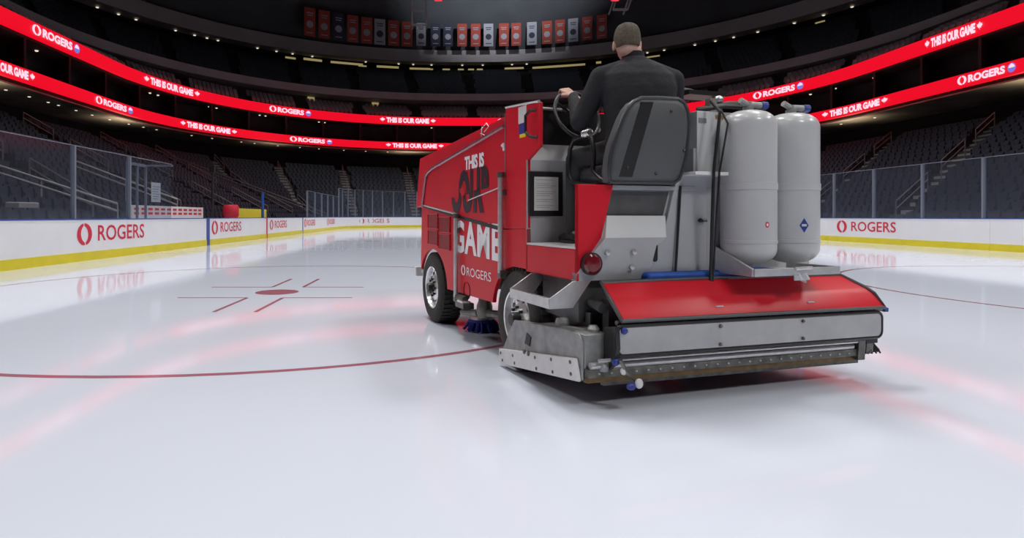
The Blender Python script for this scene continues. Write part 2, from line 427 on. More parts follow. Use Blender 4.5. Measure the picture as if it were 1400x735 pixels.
# ---- LED ribbons
def ribbon(h, hh, label, items):
    P = Path(RR); mb = MB(); Rb = ring(32.7, 82.4, 30.4)
    sweep(mb, [(Rb, h-hh/2), (RR, h-hh/2), (RR, h+hh/2), (Rb, h+hh/2)])
    o = mb.build('led_ribbon_board', M['led']); tag(o, label, 'LED display', 'red LED ribbon boards')
    for kind, u0, u1 in items:
        s0, s1 = P.find(u0), P.find(u1)
        if s0 is None or s1 is None: continue
        L = s1-s0
        def mapper(a, b, v0, v1):
            def fn(u, v):
                p, tg, nr = P.at(a+(b-a)*u, 0.06); return (p.x, p.y, h+hh*(v0+(v1-v0)*v))
            return fn
        if kind == 'R':
            t = MB(); put(t, swirl(), mapper(s0, s0+L*0.17, -0.36, 0.36)); put(t, glyphs('ROGERS', 0.05), mapper(s0+L*0.20, s0+L*0.83, -0.30, 0.30))
            t.build('lettering', M['ledtext'], o, smooth=0)
            e = MB(); put(e, disc(), mapper(s0+L*0.87, s0+L*1.0, -0.34, 0.34)); put(e, ([(0.1,0.5),(0.9,0.5),(0.8,0.75),(0.5,0.95),(0.2,0.75)], [(0,1,2,3,4)]), lambda u, v, f=mapper(s0+L*0.87, s0+L*1.0, -0.34, 0.34): (lambda q: (q[0]*0.9995, q[1]*0.9995, q[2]))(f(u, v)), 1)
            e.build('emblem', [M['ledblue'], M['ledtext']], o, smooth=0)
        else:
            t = MB(); put(t, glyphs('THIS IS OUR GAME', 0.06, 0.95), mapper(s0+L*0.12, s0+L*0.88, -0.34, 0.34))
            put(t, leaf(), mapper(s0, s0+L*0.10, -0.32, 0.32)); put(t, leaf(), mapper(s0+L*0.90, s1, -0.32, 0.32))
            t.build('lettering', M['ledtext'], o, smooth=0)
    return o
ribbon(13.97, 1.02, 'upper of the two glowing red LED ribbons curving round the whole arena', [('T', -85, -28), ('R', 43, 108), ('T', 196, 273), ('R', 368, 425), ('T', 519, 596), ('R', 680, 740), ('T', 838, 915), ('R', 1030, 1099), ('T', 1265, 1345)])
ribbon(10.60, 0.88, 'lower of the two glowing red LED ribbons, under the suites', [('T', -40, 47), ('R', 130, 181), ('T', 246, 324), ('R', 396, 454), ('T', 527, 607), ('R', 700, 757), ('T', 850, 925), ('R', 990, 1045), ('T', 1124, 1215), ('R', 1310, 1390)])

# ---- dasher boards: sections, each with panel, kick plate, cap rail and lettering
PB = Path(RB); BH = 1.02
s_of_z = lambda z: z+14.0                        # left side straight
LTOT = PB.s[-1]
def board(s0, s1, label, logo=None, stripe=None, n=None):
    m0 = PB.at(s0)[0]
    root = empty('dasher_board', (m0.x, m0.y, 0)); tag(root, label, 'rink board', 'white dasher boards round the ice')
    off = (m0.x, m0.y, 0)
    n = n or max(1, int((s1-s0)/0.8))
    ss = [s0+0.004+(s1-s0-0.008)*i/n for i in range(n+1)]
    def strip(name, h0, h1, d0, d1, m):
        b = MB(); vs = []
        for s in ss:
            p = PB.at(s, d0)[0]; q = PB.at(s, d1)[0]
            vs += [(p.x,p.y,h0),(p.x,p.y,h1),(q.x,q.y,h1),(q.x,q.y,h0)]
        fs = []
        for i in range(n):
            for k in range(4): fs.append((4*i+k, 4*i+(k+1) % 4, 4*i+4+(k+1) % 4, 4*i+4+k))
        fs += [(0,1,2,3), tuple(4*n+k for k in (3,2,1,0))]
        b.add(vs, fs); return b.build(name, m, root, off=off)
    strip('panel', 0.21, BH-0.03, 0.0, -0.10, M['board'])
    strip('kick_plate', 0.0, 0.215, 0.015, -0.10, M['yellow'])
    strip('cap_rail', BH-0.03, BH, 0.01, -0.14, M['cap'])
    if logo is not None:
        a, bb = logo; L = bb-a; b = MB()
        def mp(x0, x1, y0, y1):
            def fn(u, v):
                p = PB.at(x0+(x1-x0)*u, 0.006)[0]; return (p.x, p.y, y0+(y1-y0)*v)
            return fn
        put(b, swirl(), mp(a, a+L*0.19, 0.38, 0.95-0.04)); put(b, glyphs('ROGERS', 0.012), mp(a+L*0.27, bb, 0.46, 0.86))
        b.build('lettering', M['decal_red'], root, off=off, smooth=0)
    if stripe is not None:
        sa, c, wd = stripe; b = MB()
        p, q = PB.at(sa, 0.018)[0], PB.at(sa+wd, 0.018)[0]; p2, q2 = PB.at(sa, 0.001)[0], PB.at(sa+wd, 0.001)[0]
        b.hexa([(p.x,p.y,0.002),(q.x,q.y,0.002),(q2.x,q2.y,0.002),(p2.x,p2.y,0.002)], [(p.x,p.y,BH-0.03),(q.x,q.y,BH-0.03),(q2.x,q2.y,BH-0.03),(p2.x,p2.y,BH-0.03)])
        b.build('line_stripe', M[c], root, off=off)
sl = s_of_z
bl = 'white dasher board with red ROGERS lettering, left side, '
board(sl(3.0), sl(10.8), 'nearest white dasher board on the left side, plain with yellow kick plate')
board(sl(10.8), sl(22.5), bl+'nearest and largest lettering', (sl(14.25), sl(17.5)), (sl(22.2), 'cap', 0.28))
board(sl(22.5), sl(30.1), bl+'just past the blue stripe', (sl(22.7), sl(26.1)), (sl(29.9), 'decal_red', 0.18))
board(sl(30.1), sl(38.0), bl+'just past the red centre stripe', (sl(30.5), sl(33.9)), (sl(37.8), 'cap', 0.18))
board(sl(38.0), sl(46.0), bl+'past the far blue stripe', (sl(38.3), sl(41.7)))
board(sl(46.0), sl(51.5), bl+'last one before the far corner', (sl(46.2), sl(49.5)))
cs0 = sl(51.5); ca = 8.53*PI/2
board(cs0, cs0+ca, 'curved white dasher board in the far left corner with small red lettering', (cs0+4.6, cs0+8.4), n=18)
board(cs0+ca, cs0+ca+8.9, 'straight white dasher board across the far end behind the red machine', (cs0+ca+1.9, cs0+ca+5.2))
cs1 = cs0+ca+8.9
board(cs1, cs1+ca, 'curved white dasher board in the far right corner', n=18)
sr = lambda z: LTOT-(z+14.0)
board(cs1+ca, sr(44), 'white dasher board on the right side, farthest and plain, hidden behind the machine')
board(sr(44), sr(34.0), 'plain white dasher board on the right side, between the farthest one and the lettered one')
board(sr(34.0), sr(26.9), 'plain white dasher board on the right side just left of the lettered one')
board(sr(26.9), sr(19), 'white dasher board on the right side with red ROGERS lettering beside the gas tanks', (sr(26.3), sr(22.9)))
board(sr(19), sr(8), 'nearest plain white dasher board on the right side')

# ---- glass panes over the boards, each with a post
def pane(s0, s1, top, label, group, post=True):
    m0 = PB.at(s0)[0]; p, tg, nr = PB.at(s0, -0.05); q = PB.at(s1, -0.05)[0]
    root = empty('glass_pane', (m0.x, m0.y, BH)); tag(root, label, 'rink glass', group)
    off = (m0.x, m0.y, BH); n = nr*0.012
    b = MB(); b.hexa([(p.x,p.y,BH),(q.x,q.y,BH),(q.x-n.x,q.y-n.y,BH),(p.x-n.x,p.y-n.y,BH)], [(p.x,p.y,top),(q.x,q.y,top),(q.x-n.x,q.y-n.y,top),(p.x-n.x,p.y-n.y,top)])
    b.build('pane', M['glass'], root, off=off, smooth=0)
    b = MB(); w2 = 0.03; a = p-tg*w2; c = p+tg*w2; n = nr*0.05
    b.hexa([(a.x+n.x,a.y+n.y,BH),(c.x+n.x,c.y+n.y,BH),(c.x-n.x,c.y-n.y,BH),(a.x-n.x,a.y-n.y,BH)], [(a.x+n.x,a.y+n.y,top),(c.x+n.x,c.y+n.y,top),(c.x-n.x,c.y-n.y,top),(a.x-n.x,a.y-n.y,top)])
    b.build('post', M['postgrey'], root, off=off, smooth=0)
    b = MB(); n = nr*0.012; b.hexa([(p.x+n.x,p.y+n.y,top),(q.x+n.x,q.y+n.y,top),(q.x-n.x*2,q.y-n.y*2,top),(p.x-n.x*2,p.y-n.y*2,top)], [(p.x+n.x,p.y+n.y,top+0.02),(q.x+n.x,q.y+n.y,top+0.02),(q.x-n.x*2,q.y-n.y*2,top+0.02),(p.x-n.x*2,p.y-n.y*2,top+0.02)])
    b.build('top_trim', M['postgrey'], root, off=off, smooth=0)
zz = [9.2, 11.7, 14.2, 16.75, 19.4]
nm = ['glass pane on the left boards cut by the frame edge, nearest', 'second nearest glass pane on the left boards, seats behind it', 'glass pane on the left boards above the first lettered section', 'glass pane on the left boards beside the paper sign']
for i in range(4): pane(sl(zz[i]), sl(zz[i+1]), 2.74, nm[i], 'left side glass panes')
z = 39.4
while z < 51: pane(sl(z), sl(z+2.43), 2.74, 'clear glass pane on the left boards beyond the players bench', 'far left side glass panes'); z += 2.43
s = cs0+0.3
while s < cs1+ca-1.2: pane(s, s+1.22, 3.5, 'clear glass pane with steel post round the far end of the rink', 'far end glass panes'); s += 1.22
z = 46.0
while z > 12: pane(sr(z), sr(z-2.43), 2.95, 'clear glass pane with steel post on the right side boards', 'right side glass panes'); z -= 2.43

# ---- bench area on the left: door posts, sign, bench back, coolers
BX = CX-12.95
def simple(name, mb, m, label, cat, group=None, **k):
    o = mb.build(name, m, **k); tag(o, label, cat, group); return o
b = MB()
for z in (18.3, 18.9, 19.45): b.box(BX-0.9-0.03, BX-0.9+0.03, z-0.03, z+0.03, 0, 2.72)
b.box(BX-0.93, BX-0.87, 18.3, 19.5, 2.66, 2.74); b.box(BX-0.95, BX-0.03, 19.42, 19.47, 2.68, 2.74)
simple('door_frame', b, M['postgrey'], 'grey steel door frame of the bench behind the left glass', 'frame')
b = MB(); b.box(BX-0.20, BX-0.19, 18.35, 18.95, 1.52, 2.12); o = simple('paper_sign', b, M['paper'], 'white paper notice hanging on the bench door glass', 'sign', smooth=0)
b = MB()
for k in range(6): b.box(BX-0.189, BX-0.186, 18.42, 18.88-0.05*(k % 3), 1.98-0.075*k, 2.0-0.075*k)
b.build('printed_text', M['ink'], o, smooth=0)
def seg_panel(z0, z1, x, h0, h1, m, name, label, cat):
    b = MB(); b.box(x-0.06, x, z0, z1, h0, h1); return simple(name, b, m, label, cat)
o = seg_panel(19.6, 25.6, BX-1.45, 0.0, 1.45, M['white'], 'bench_wall', 'low white wall with pink red lettering behind the players bench', 'wall')
b = MB()
for k in range(2):
    for j in range(12): b.box(BX-1.449, BX-1.444, 19.8+j*0.48, 20.12+j*0.48, 1.14+0.15*k, 1.22+0.15*k)
b.build('printed_band', M['decal_red'], o, smooth=0)
seg_panel(28.6, 35.0, BX-1.45, 0.0, 1.48, M['yellow'], 'bench_wall', 'low yellow wall at the far half of the bench', 'wall')
b = MB(); b.lathe([(0.0,1.0),(0.30,1.0),(0.36,1.15),(0.36,1.5),(0.30,1.62),(0,1.62)], (BX-1.2, 28.3, 0)); b.lathe([(0.3,0),(0.3,1.0)], (BX-1.2,28.3,0), cap=True)
simple('drink_cooler', b, M['decal_red'], 'round red drink cooler standing on the bench', 'cooler')
b = MB(); b.tube([(BX-0.3,30.3,0),(BX-0.3,30.3,2.3)], 0.07); simple('blue_post', b, M['cap'], 'tall blue post beside the red centre stripe', 'post')
b = MB(); b.tube([(BX-0.9,25.2,0),(BX-0.9,25.2,3.0)], 0.05); b.box(BX-1.0,BX-0.8,25.1,25.3,2.9,3.2); simple('camera_stand', b, M['black'], 'dark camera stand on a pole behind the bench', 'stand')
for zb, lb in ((27, 'white folded screen box on the steps behind the bench'), (16.2, 'pale box on the seats behind the near glass')):
    b = MB(); b.box(BX-3.1, BX-2.7, zb, zb+0.8, row_h(1)-0.2, row_h(1)+0.65); simple('equipment_box', b, M['fascia'], lb, 'box', bevel=0.03)

# ---- seats of the lower bowl
def seatmesh(mb, M4):
    def bx(x0,x1,y0,y1,z0,z1, tilt=0):
        vs = [(x,y+(z-z0)*tilt,z) for z in (z0,z1) for x,y in ((x0,y0),(x1,y0),(x1,y1),(x0,y1))]
        mb.add([M4 @ Vector(v) for v in vs], [(3,2,1,0),(4,5,6,7),(0,1,5,4),(1,2,6,5),(2,3,7,6),(3,0,4,7)])
    bx(-0.22,0.22,0.0,0.05,0.40,0.86,0.25)      # back leaning outward (+y is outward)
    bx(-0.21,0.21,-0.14,-0.08,0.40,0.80,0.22)   # folded seat pan
    bx(-0.25,-0.22,-0.16,0.08,0.0,0.62); bx(0.22,0.25,-0.16,0.08,0.0,0.62)
pm = MB(); seatmesh(pm, Matrix.Identity(4)); seat_me = None
cands = []
AISLE = {}
for r in range(ROWS):
    P = Path(bowl_ring(row_t(r)+0.028)); n = int(P.s[-1]/0.55)
    tot = P.s[-1]
    for i in range(n):
        s = 0.3+i*tot/n; p, tg, nr = P.at(s)
        if p.y < 3: continue
        # aisles at fixed fractions of the curve
        frac = s/tot*26
        if abs(frac-round(frac)) < 0.10: continue
        cands.append((p.x, p.y, row_h(r), math.atan2(nr.x, -nr.y), r))
def inview(c):
    u = 600+FPX*c[0]/c[1]; v = 295.7-FPX*(c[2]+0.5-HCAM)/c[1]
    return -20 < u < 560 and v > 0
vis = sorted([c for c in cands if inview(c) and c[1] < 40 and c[0] < 0 and c[1] > 12.5], key=lambda c: c[0]**2+c[1]**2)
ind = set(id(c) for c in vis[:300])
proto = pm.build('arena_seat', M['arenaseat'], smooth=0)
first = True
for c in cands:
    if id(c) in ind:
        o = proto if first else proto.copy()
        if not first: C.objects.link(o)
        first = False
        o.location = (c[0], c[1], c[2]); o.rotation_euler = (0, 0, c[3])
        tag(o, 'dark folded stadium seat in the rows behind the left side glass', 'seat', 'dark seats behind the left glass')
mb = MB()
for c in cands:
    if id(c) not in ind:
        seatmesh(mb, Matrix.Translation((c[0],c[1],c[2])) @ Matrix.Rotation(c[3], 4, 'Z'))
o = mb.build('arena_seat_rows', M['arenaseat'], smooth=0); tag(o, 'dark rows of stadium seats filling the rest of the lower bowl', 'seats', kind='stuff')
# upper bowl and club rows
def seatrow(mb, rg, h):
    P = Path(rg); n = int(P.s[-1]/0.6)
    for i in range(n):
        p, tg, nr = P.at(0.3+i*P.s[-1]/n)
        if p.y < 20: continue
        fr = i/n*30
        if abs(fr-round(fr)) < 0.1: continue
        a = p-tg*0.24; c = p+tg*0.24; q = -nr*0.16
        mb.hexa([(a.x,a.y,h+0.3),(c.x,c.y,h+0.3),(c.x+q.x*0.3,c.y+q.y*0.3,h+0.3),(a.x+q.x*0.3,a.y+q.y*0.3,h+0.3)],
                [(a.x+q.x,a.y+q.y,h+0.85),(c.x+q.x,c.y+q.y,h+0.85),(c.x+q.x*1.4,c.y+q.y*1.4,h+0.85),(a.x+q.x*1.4,a.y+q.y*1.4,h+0.85)])
mb = MB()
for r in range(UR): seatrow(mb, lerp(RV, RX, (r+0.6)/UR), 18.2+0.49*r)
o = mb.build('arena_seat_rows', M['arenaseat'], smooth=0); tag(o, 'nearly black rows of seats in the upper bowl under the roof', 'seats', kind='stuff')
mb = MB()
for r in range(5): seatrow(mb, lerp(R4, R3, (r+0.5)/6), 14.4+0.42*r)
o = mb.build('club_seat_rows', M['fascia'], smooth=0); tag(o, 'greyish club seat rows between the upper ribbon and the grey fascia', 'seats', kind='stuff')

# ---- aisles: pale steps and hand rails
k = 0
for j in range(1, 26):
    b = MB(); rb = MB(); ok = False
    for r in range(ROWS+1):
        P = Path(bowl_ring(row_t(r))); s = P.s[-1]*j/26
        p, tg, nr = P.at(s); P2 = Path(bowl_ring(row_t(r+1))); p2 = P2.at(P2.s[-1]*j/26)[0]
        if p.y < 8: continue
        ok = True; mid = p.lerp(p2, 0.5); h = row_h(r); a = tg*0.5
        for q, hh in ((p, h-0.18),):
            q0 = q+nr*0.32
            b.hexa([(q0.x-a.x,q0.y-a.y,hh-0.2),(q0.x+a.x,q0.y+a.y,hh-0.2),(q.x+a.x,q.y+a.y,hh-0.2),(q.x-a.x,q.y-a.y,hh-0.2)],
                   [(q0.x-a.x,q0.y-a.y,hh),(q0.x+a.x,q0.y+a.y,hh),(q.x+a.x,q.y+a.y,hh),(q.x-a.x,q.y-a.y,hh)])
    if not ok: continue
    P = Path(bowl_ring(row_t(0))); q = P.at(P.s[-1]*j/26)[0]
    side = 'left' if q.x < -5 else ('right' if q.x > 14 else 'far end')
    o = b.build('aisle_steps', M['fascia'], smooth=0); tag(o, f'flight of aisle steps up the {side} stand, between dark seat blocks', 'stairs', f'aisle steps {side}')
    # two stretches of rail
    for (ra, rb_) in ((1, 5), (7, 11), (13, 17)):
        PA, PC = Path(bowl_ring(row_t(ra))), Path(bowl_ring(row_t(rb_)))
        A, C2 = PA.at(PA.s[-1]*j/26)[0], PC.at(PC.s[-1]*j/26)[0]
        if A.y < 8: continue
        t = MB(); ha, hc = row_h(ra), row_h(rb_)
        for dh in (0.95, 0.6): t.tube([(A.x,A.y,ha+dh),(C2.x,C2.y,hc+dh)], 0.028, 6)
        t.tube([(A.x,A.y,ha-0.2),(A.x,A.y,ha+0.95)], 0.028, 6); t.tube([(C2.x,C2.y,hc-0.2),(C2.x,C2.y,hc+0.95)], 0.028, 6)
        o = t.build('handrail', M['darkrail']); tag(o, f'sloping steel aisle handrail in the {side} stand', 'handrail', f'aisle handrails {side}')
# long sloping railings of the two tunnels on the left
def longrail(z, x0, h0, x1, h1, label, gap):
    t = MB()
    for d in (0, -gap): t.tube([(x0,z,h0+d),(x1,z,h1+d)], 0.035, 8)
    n = max(2, int((x1-x0)/2.0))
    for i in range(n+1):
        f = i/n; x = x0+(x1-x0)*f; h = h0+(h1-h0)*f; t.tube([(x,z,h-1.0),(x,z,h)], 0.022, 6)
    simple('tunnel_railing', t, M['darkrail' if z > 40 else 'rail'], label, 'railing')
longrail(18.6, -14.6, 2.98, -9.9, 1.46, 'long double pale railing sloping down behind the nearest left glass', 0.22)
longrail(53, -26.5, 7.5, -9.9, 1.35, 'longest pale railing running down the left stand to the far corner', 0.25)
longrail(24, -14.5, 3.3, -10.4, 1.75, 'short double railing in the stand above the paper sign', 0.22)

# ---- ceiling down lights under the concourses, suite dividers
def lights_on(rg, h, us, label, group, sz=0.35):
    P = Path(rg)
    for u in us:
        s = P.find(u)
        if s is None: continue
        p = P.at(s)[0]; b = MB(); b.lathe([(0, 0), (sz*0.7, 0), (sz, 0.08), (0, 0.08)], (p.x, p.y, h), n=10)
        o = b.build('ceiling_downlight', M['lamp']); tag(o, label, 'lamp', group)
lights_on(ring(34.6, 84.0, 32.3), 9.86, [8, 40, 66, 80, 104, 126, 150, 176, 196, 214, 262, 290, 330, 348, 380, 410, 436, 470, 500, 530, 1012, 1065, 1150, 1196], 'small warm downlight in the concourse ceiling under the lower ribbon', 'lower concourse downlights', 0.13)
lights_on(ring(34.2, 83.8, 31.9), 13.28, [50, 205, 216, 286, 296, 355, 363, 436, 444, 590, 1108, 1142, 1195], 'tiny pale downlight in the suites between the two ribbons', 'suite downlights', 0.13)
lights_on(ring(52, 105, 50), 27.3, [133, 162, 186, 240, 266, 283, 298, 352, 378, 400, 427, 500, 545, 565, 590, 632, 660, 700, 720, 885, 908, 950, 978, 1003, 1036, 1086, 1126, 1165], 'small downlight under the roof fascia above the upper bowl', 'roof edge downlights', 0.2)
# lit concourse openings at the top of the upper bowl
P = Path(ring(53.0, 106.0, 51.0))
for u0, u1, h0, h1 in ((390, 404, 26.7, 27.5), (415, 440, 26.9, 27.3), (452, 496, 26.9, 27.25), (490, 501, 26.3, 27.2), (515, 545, 26.8, 27.15), (560, 588, 26.7, 27.1), (584, 592, 26.3, 27.1), (605, 615, 26.5, 27.1), (626, 634, 26.4, 27.1), (640, 648, 26.4, 27.1), (652, 660, 26.4, 27.1), (690, 716, 26.8, 27.1), (728, 800, 26.7, 27.05), (768, 778, 26.0, 27.0), (815, 822, 26.8, 27.2), (884, 902, 26.6, 27.0), (1115, 1128, 26.6, 27.2)):
    s0, s1 = P.find(u0), P.find(u1)
    if s0 is None or s1 is None: continue
    h0 = max(h0, 26.62); h1 = min(h1, h0+0.36)
    p, q = P.at(s0)[0], P.at(s1)[0]; nr = P.at(s0)[2]*0.1; b = MB()
    b.hexa([(p.x,p.y,h0),(q.x,q.y,h0),(q.x+nr.x,q.y+nr.y,h0),(p.x+nr.x,p.y+nr.y,h0)], [(p.x,p.y,h1),(q.x,q.y,h1),(q.x+nr.x,q.y+nr.y,h1),(p.x+nr.x,p.y+nr.y,h1)])
    o = b.build('lit_opening', M['warm'], smooth=0); tag(o, 'yellow lit concourse opening at the back of the upper bowl', 'opening', 'lit openings of the top concourse')
P = Path(ring(38.3, 88.3, 35.8))
for u in (425, 513):
    s = P.find(u); p, tg, nr = P.at(s); b = MB(); a = tg*0.5
    b.hexa([(p.x-a.x,p.y-a.y,16.2),(p.x+a.x,p.y+a.y,16.2),(p.x+a.x+nr.x*.1,p.y+a.y+nr.y*.1,16.2),(p.x-a.x+nr.x*.1,p.y-a.y+nr.y*.1,16.2)], [(p.x-a.x,p.y-a.y,17.4),(p.x+a.x,p.y+a.y,17.4),(p.x+a.x+nr.x*.1,p.y+a.y+nr.y*.1,17.4),(p.x-a.x+nr.x*.1,p.y-a.y+nr.y*.1,17.4)])
    o = b.build('lit_doorway', M['warm'], smooth=0); tag(o, 'small lit doorway behind the club seats, '+('left one' if u == 425 else 'right one'), 'doorway')
# suite dividers
b = MB(); PA, PC = Path(R4), Path(R2); n = 46
for i in range(n):
    a, c = PA.at(PA.s[-1]*i/n)[0], PC.at(PC.s[-1]*i/n)[0]
    if a.y < 15: continue
    tg = PA.at(PA.s[-1]*i/n)[1]*0.12
    b.hexa([(a.x-tg.x,a.y-tg.y,11.0),(a.x+tg.x,a.y+tg.y,11.0),(c.x+tg.x,c.y+tg.y,11.0),(c.x-tg.x,c.y-tg.y,11.0)], [(a.x-tg.x,a.y-tg.y,13.4),(a.x+tg.x,a.y+tg.y,13.4),(c.x+tg.x,c.y+tg.y,13.4),(c.x-tg.x,c.y-tg.y,13.4)])
struct(b, 'trim_3', M['darkwall'])

# ---- banners under the roof
P = Path(ring(43.5, 96, 41.5))
bx = [122,177,232,286,340,390,443,494,548,603,651,705,757,806,865,912,972,1030,1080,1130,1184,1240]
cols = 'OONOOWOOWNNOOWOOWOOWOO'
words = {'O': 'orange-red', 'N': 'navy', 'W': 'white'}
ordn = ['first','second','third','fourth','fifth','sixth','seventh','eighth','ninth','tenth','eleventh','twelfth','thirteenth','fourteenth','fifteenth','sixteenth','seventeenth','eighteenth','nineteenth','twentieth','twenty-first','twenty-second']
cnt = {'O': 0, 'N': 0, 'W': 0}
for i, (x, c) in enumerate(zip(bx, cols)):
    u = 380+x/2.8; s = P.find(u); p, tg, nr = P.at(s); hw = 0.86 if i < 8 else 0.76
    top, bot = (32.15, 27.9) if i < 8 else (31.7, 28.1)
    top -= 0.05*i if i < 8 else 0
    root = empty('hanging_banner', (p.x, p.y, bot)); off = (p.x, p.y, bot)
    ordw = ordn[cnt[c]]; cnt[c] += 1
    tag(root, f'{words[c]} championship banner hanging under the roof, {ordw} of that colour from the left', 'banner', 'banners hanging under the roof')
    b = MB(); a = tg*hw; n2 = nr*0.02
    def q(u_, v_, d=0.0): return (p.x+tg.x*hw*u_+nr.x*d, p.y+tg.y*hw*u_+nr.y*d, bot+(top-bot)*v_)
    b.add([q(-1,0,0),q(1,0,0),q(1,1,0),q(-1,1,0),q(-1,0,.03),q(1,0,.03),q(1,1,.03),q(-1,1,.03)], [(0,1,2,3),(4,7,6,5),(0,4,5,1),(2,6,7,3),(1,5,6,2),(0,3,7,4)])
    b.build('cloth', M[{'O':'bannerred','N':'bannernavy','W':'bannerwhite'}[c]], root, off=off, smooth=0)
    e = MB(); mcol = M['bannerwhite'] if c != 'W' else M['bannernavy']
    cy = 0.42; asp = 2*hw/(top-bot)
    put(e, disc(20, 0.5), lambda u_, v_: q((u_-0.5)*1.25, cy+(v_-0.5)*0.62*asp, 0.05))
    e.build('emblem', mcol, root, off=off, smooth=0); e = MB()
    for vv, wd in ((0.80, 0.6), (0.72, 0.5), (0.10, 0.6)): e.add([q(-wd,vv,.05), q(wd,vv,.05), q(wd,vv+.035,.05), q(-wd,vv+.035,.05)], [(0,1,2,3)])
    e.build('printed_lines', mcol, root, off=off, smooth=0)
# ---- scoreboard above centre ice, its corners just reach the frame, and hanging trusses
root = empty('scoreboard', (CX, 30, 12.15)); tag(root, 'hanging centre scoreboard above the frame, red corners showing at the top edge', 'scoreboard')
b = MB(); b.prism([(-4.6,0.4),(4.6,0.4),(5.4,3.2),(5.4,7.5),(-5.4,7.5),(-5.4,3.2)], 'y', -5.0, 0.7); b.build('housing', M['black'], root)
for sx in (-1, 1):
    b = MB(); b.hexa([(sx*4.25,-0.35,-0.28),(sx*4.6,-0.35,-0.28),(sx*4.6,0.3,-0.28),(sx*4.25,0.3,-0.28)], [(sx*4.0,-0.7,0.45),(sx*4.9,-0.7,0.45),(sx*4.9,0.6,0.45),(sx*4.0,0.6,0.45)]); b.build('red_corner_lamp', M['led'], root)
def truss(u, Z, h0, h1, wd, label, tilt=0):
    x = (u-600)/FPX*Z; b = MB(); t2 = tilt
    for dx in (-wd, wd):
        for dz in (-wd, wd): b.tube([(x+dx,Z+dz,h0),(x+dx+t2,Z+dz,h1)], 0.09, 6)
    n = int((h1-h0)/(wd*2))
    for i in range(n+1):
        h = h0+(h1-h0)*i/n; f = t2*i/n
        b.box(x-wd+f, x+wd+f, Z-wd-0.06, Z-wd+0.06, h-0.12, h+0.12)
    simple('lighting_truss', b, M['fascia'], label, 'truss')
truss(573, 70, 23.0, 38.0, 0.8, 'vertical grey steel truss hanging left of the scoreboard')
truss(845, 66, 23.4, 38.0, 0.8, 'slanted steel truss hanging right of the scoreboard, above the driver', 5)

# ================================================================== ICE RESURFACER
TH = math.atan2(0.63, 1.95); OX, OY = 0.54775, 4.26319
VM = Matrix.Translation((OX, OY, 0)) @ Matrix.Rotation(TH, 4, 'Z')   # local x = to the right (b), y = forward (a)
zr = empty('ice_resurfacer', (OX, OY, 0), TH)
tag(zr, 'red ice resurfacer with white THIS IS OUR GAME lettering driving away over the ice', 'ice resurfacer')
W = 1.92
def archpts(c, rx, ry, a0, a1, n=14, hz=0.36):
    return [(c+rx*math.cos(math.radians(a0+(a1-a0)*i/n)), hz+ry*math.sin(math.radians(a0+(a1-a0)*i/n))) for i in range(n+1)]
# lower side plates, (a,h) outline with both wheel arches
low = [(2.38,1.17),(2.41,0.60)]+archpts(1.98, 0.46, 0.385, 20, 176)+[(1.50,0.39),(0.42,0.41)]+archpts(0.0, 0.43, 0.36, 8, 90)+[(-0.17,0.715),(-0.17,0.99),(0.254,0.975),(2.29,1.17)]
for nme, x0, x1 in (('side_panel', 0.0, 0.03), ('side_panel', W-0.03, W)):
    b = MB(); b.prism(low, 'x', x0, x1); b.build(nme, M['red'], zr, bevel=0.004)
up = [(2.60,1.18),(2.46,1.705),(0.19,1.812),(0.19,1.868),(-0.184,1.835),(-0.345,1.822),(-0.345,1.535),(-0.17,1.46),(-0.17,0.99),(0.254,0.985),(2.30,1.182),(2.42,1.182)]
b = MB(); b.prism(up, 'x', 0.0, 0.03); b.build('upper_side_panel', M['red'], zr, bevel=0.006)
b = MB(); b.prism([(2.60,1.18),(2.46,1.705),(0.10,1.812),(-0.04,1.80),(-0.04,0.95),(2.30,1.16)], 'x', 0.03, W); b.build('snow_tank', M['red'], zr, bevel=0.01)
b = MB(); b.prism([(2.38,1.16),(2.40,0.62),(1.5,0.60),(1.45,0.45),(0.5,0.45),(0.45,0.74),(-0.10,0.74),(-0.10,0.95)], 'x', 0.26, W-0.26); b.box(0.03, W-0.03, -0.10, 2.36, 0.78, 0.96); b.build('chassis', M['darkgrey'], zr)
# trim round the upper panel and the dark joint below it
b = MB(); b.tube([(-0.012,2.34,1.18),(-0.014,2.19,1.50),(-0.014,2.12,1.53),(-0.014,1.951,1.565),(-0.012,0.19,1.741)], 0.016, 6); b.build('edge_trim', M['fascia2'] if False else mat('mauve_reflective_trim', (0.35,0.16,0.20), 0.25, 0.5), zr)
b = MB(); b.hexa([(-0.006,2.30,1.170),(-0.006,0.254,0.965),(0.0005,0.254,0.965),(0.0005,2.30,1.170)], [(-0.006,2.30,1.190),(-0.006,0.254,0.997),(0.0005,0.254,0.997),(0.0005,2.30,1.190)]); b.build('door_joint', M['black'], zr, smooth=0)
b = MB(); b.tube([(-0.006,2.32,1.196),(-0.006,1.2,1.092)], 0.008, 6); b.tube([(-0.004,0.95,1.213),(-0.004,0.21,1.302)], 0.005, 6); b.tube([(-0.003,0.185,1.36),(-0.003,0.185,1.83)], 0.003, 4); b.build('bright_edge', M['alu'], zr)
# support pipes on the side
for a, h0, h1 in ((0.195, 0.66, 1.37), (1.18, 0.36, 1.07)):
    b = MB(); b.tube([(-0.035,a,h0),(-0.035,a,h1)], 0.021, 12); b.build('prop_rod', M['alu'], zr)
    b = MB(); b.tube([(-0.035,a,h1-0.01),(-0.035,a,h1+0.03)], 0.030, 12); b.box(-0.03,0.0,a-0.03,a+0.03,h1-0.14,h1-0.10); b.box(-0.05,0.0,a-0.03,a+0.03,h0-0.04,h0+0.02); b.build('rod_bracket', M['dirty'], zr)
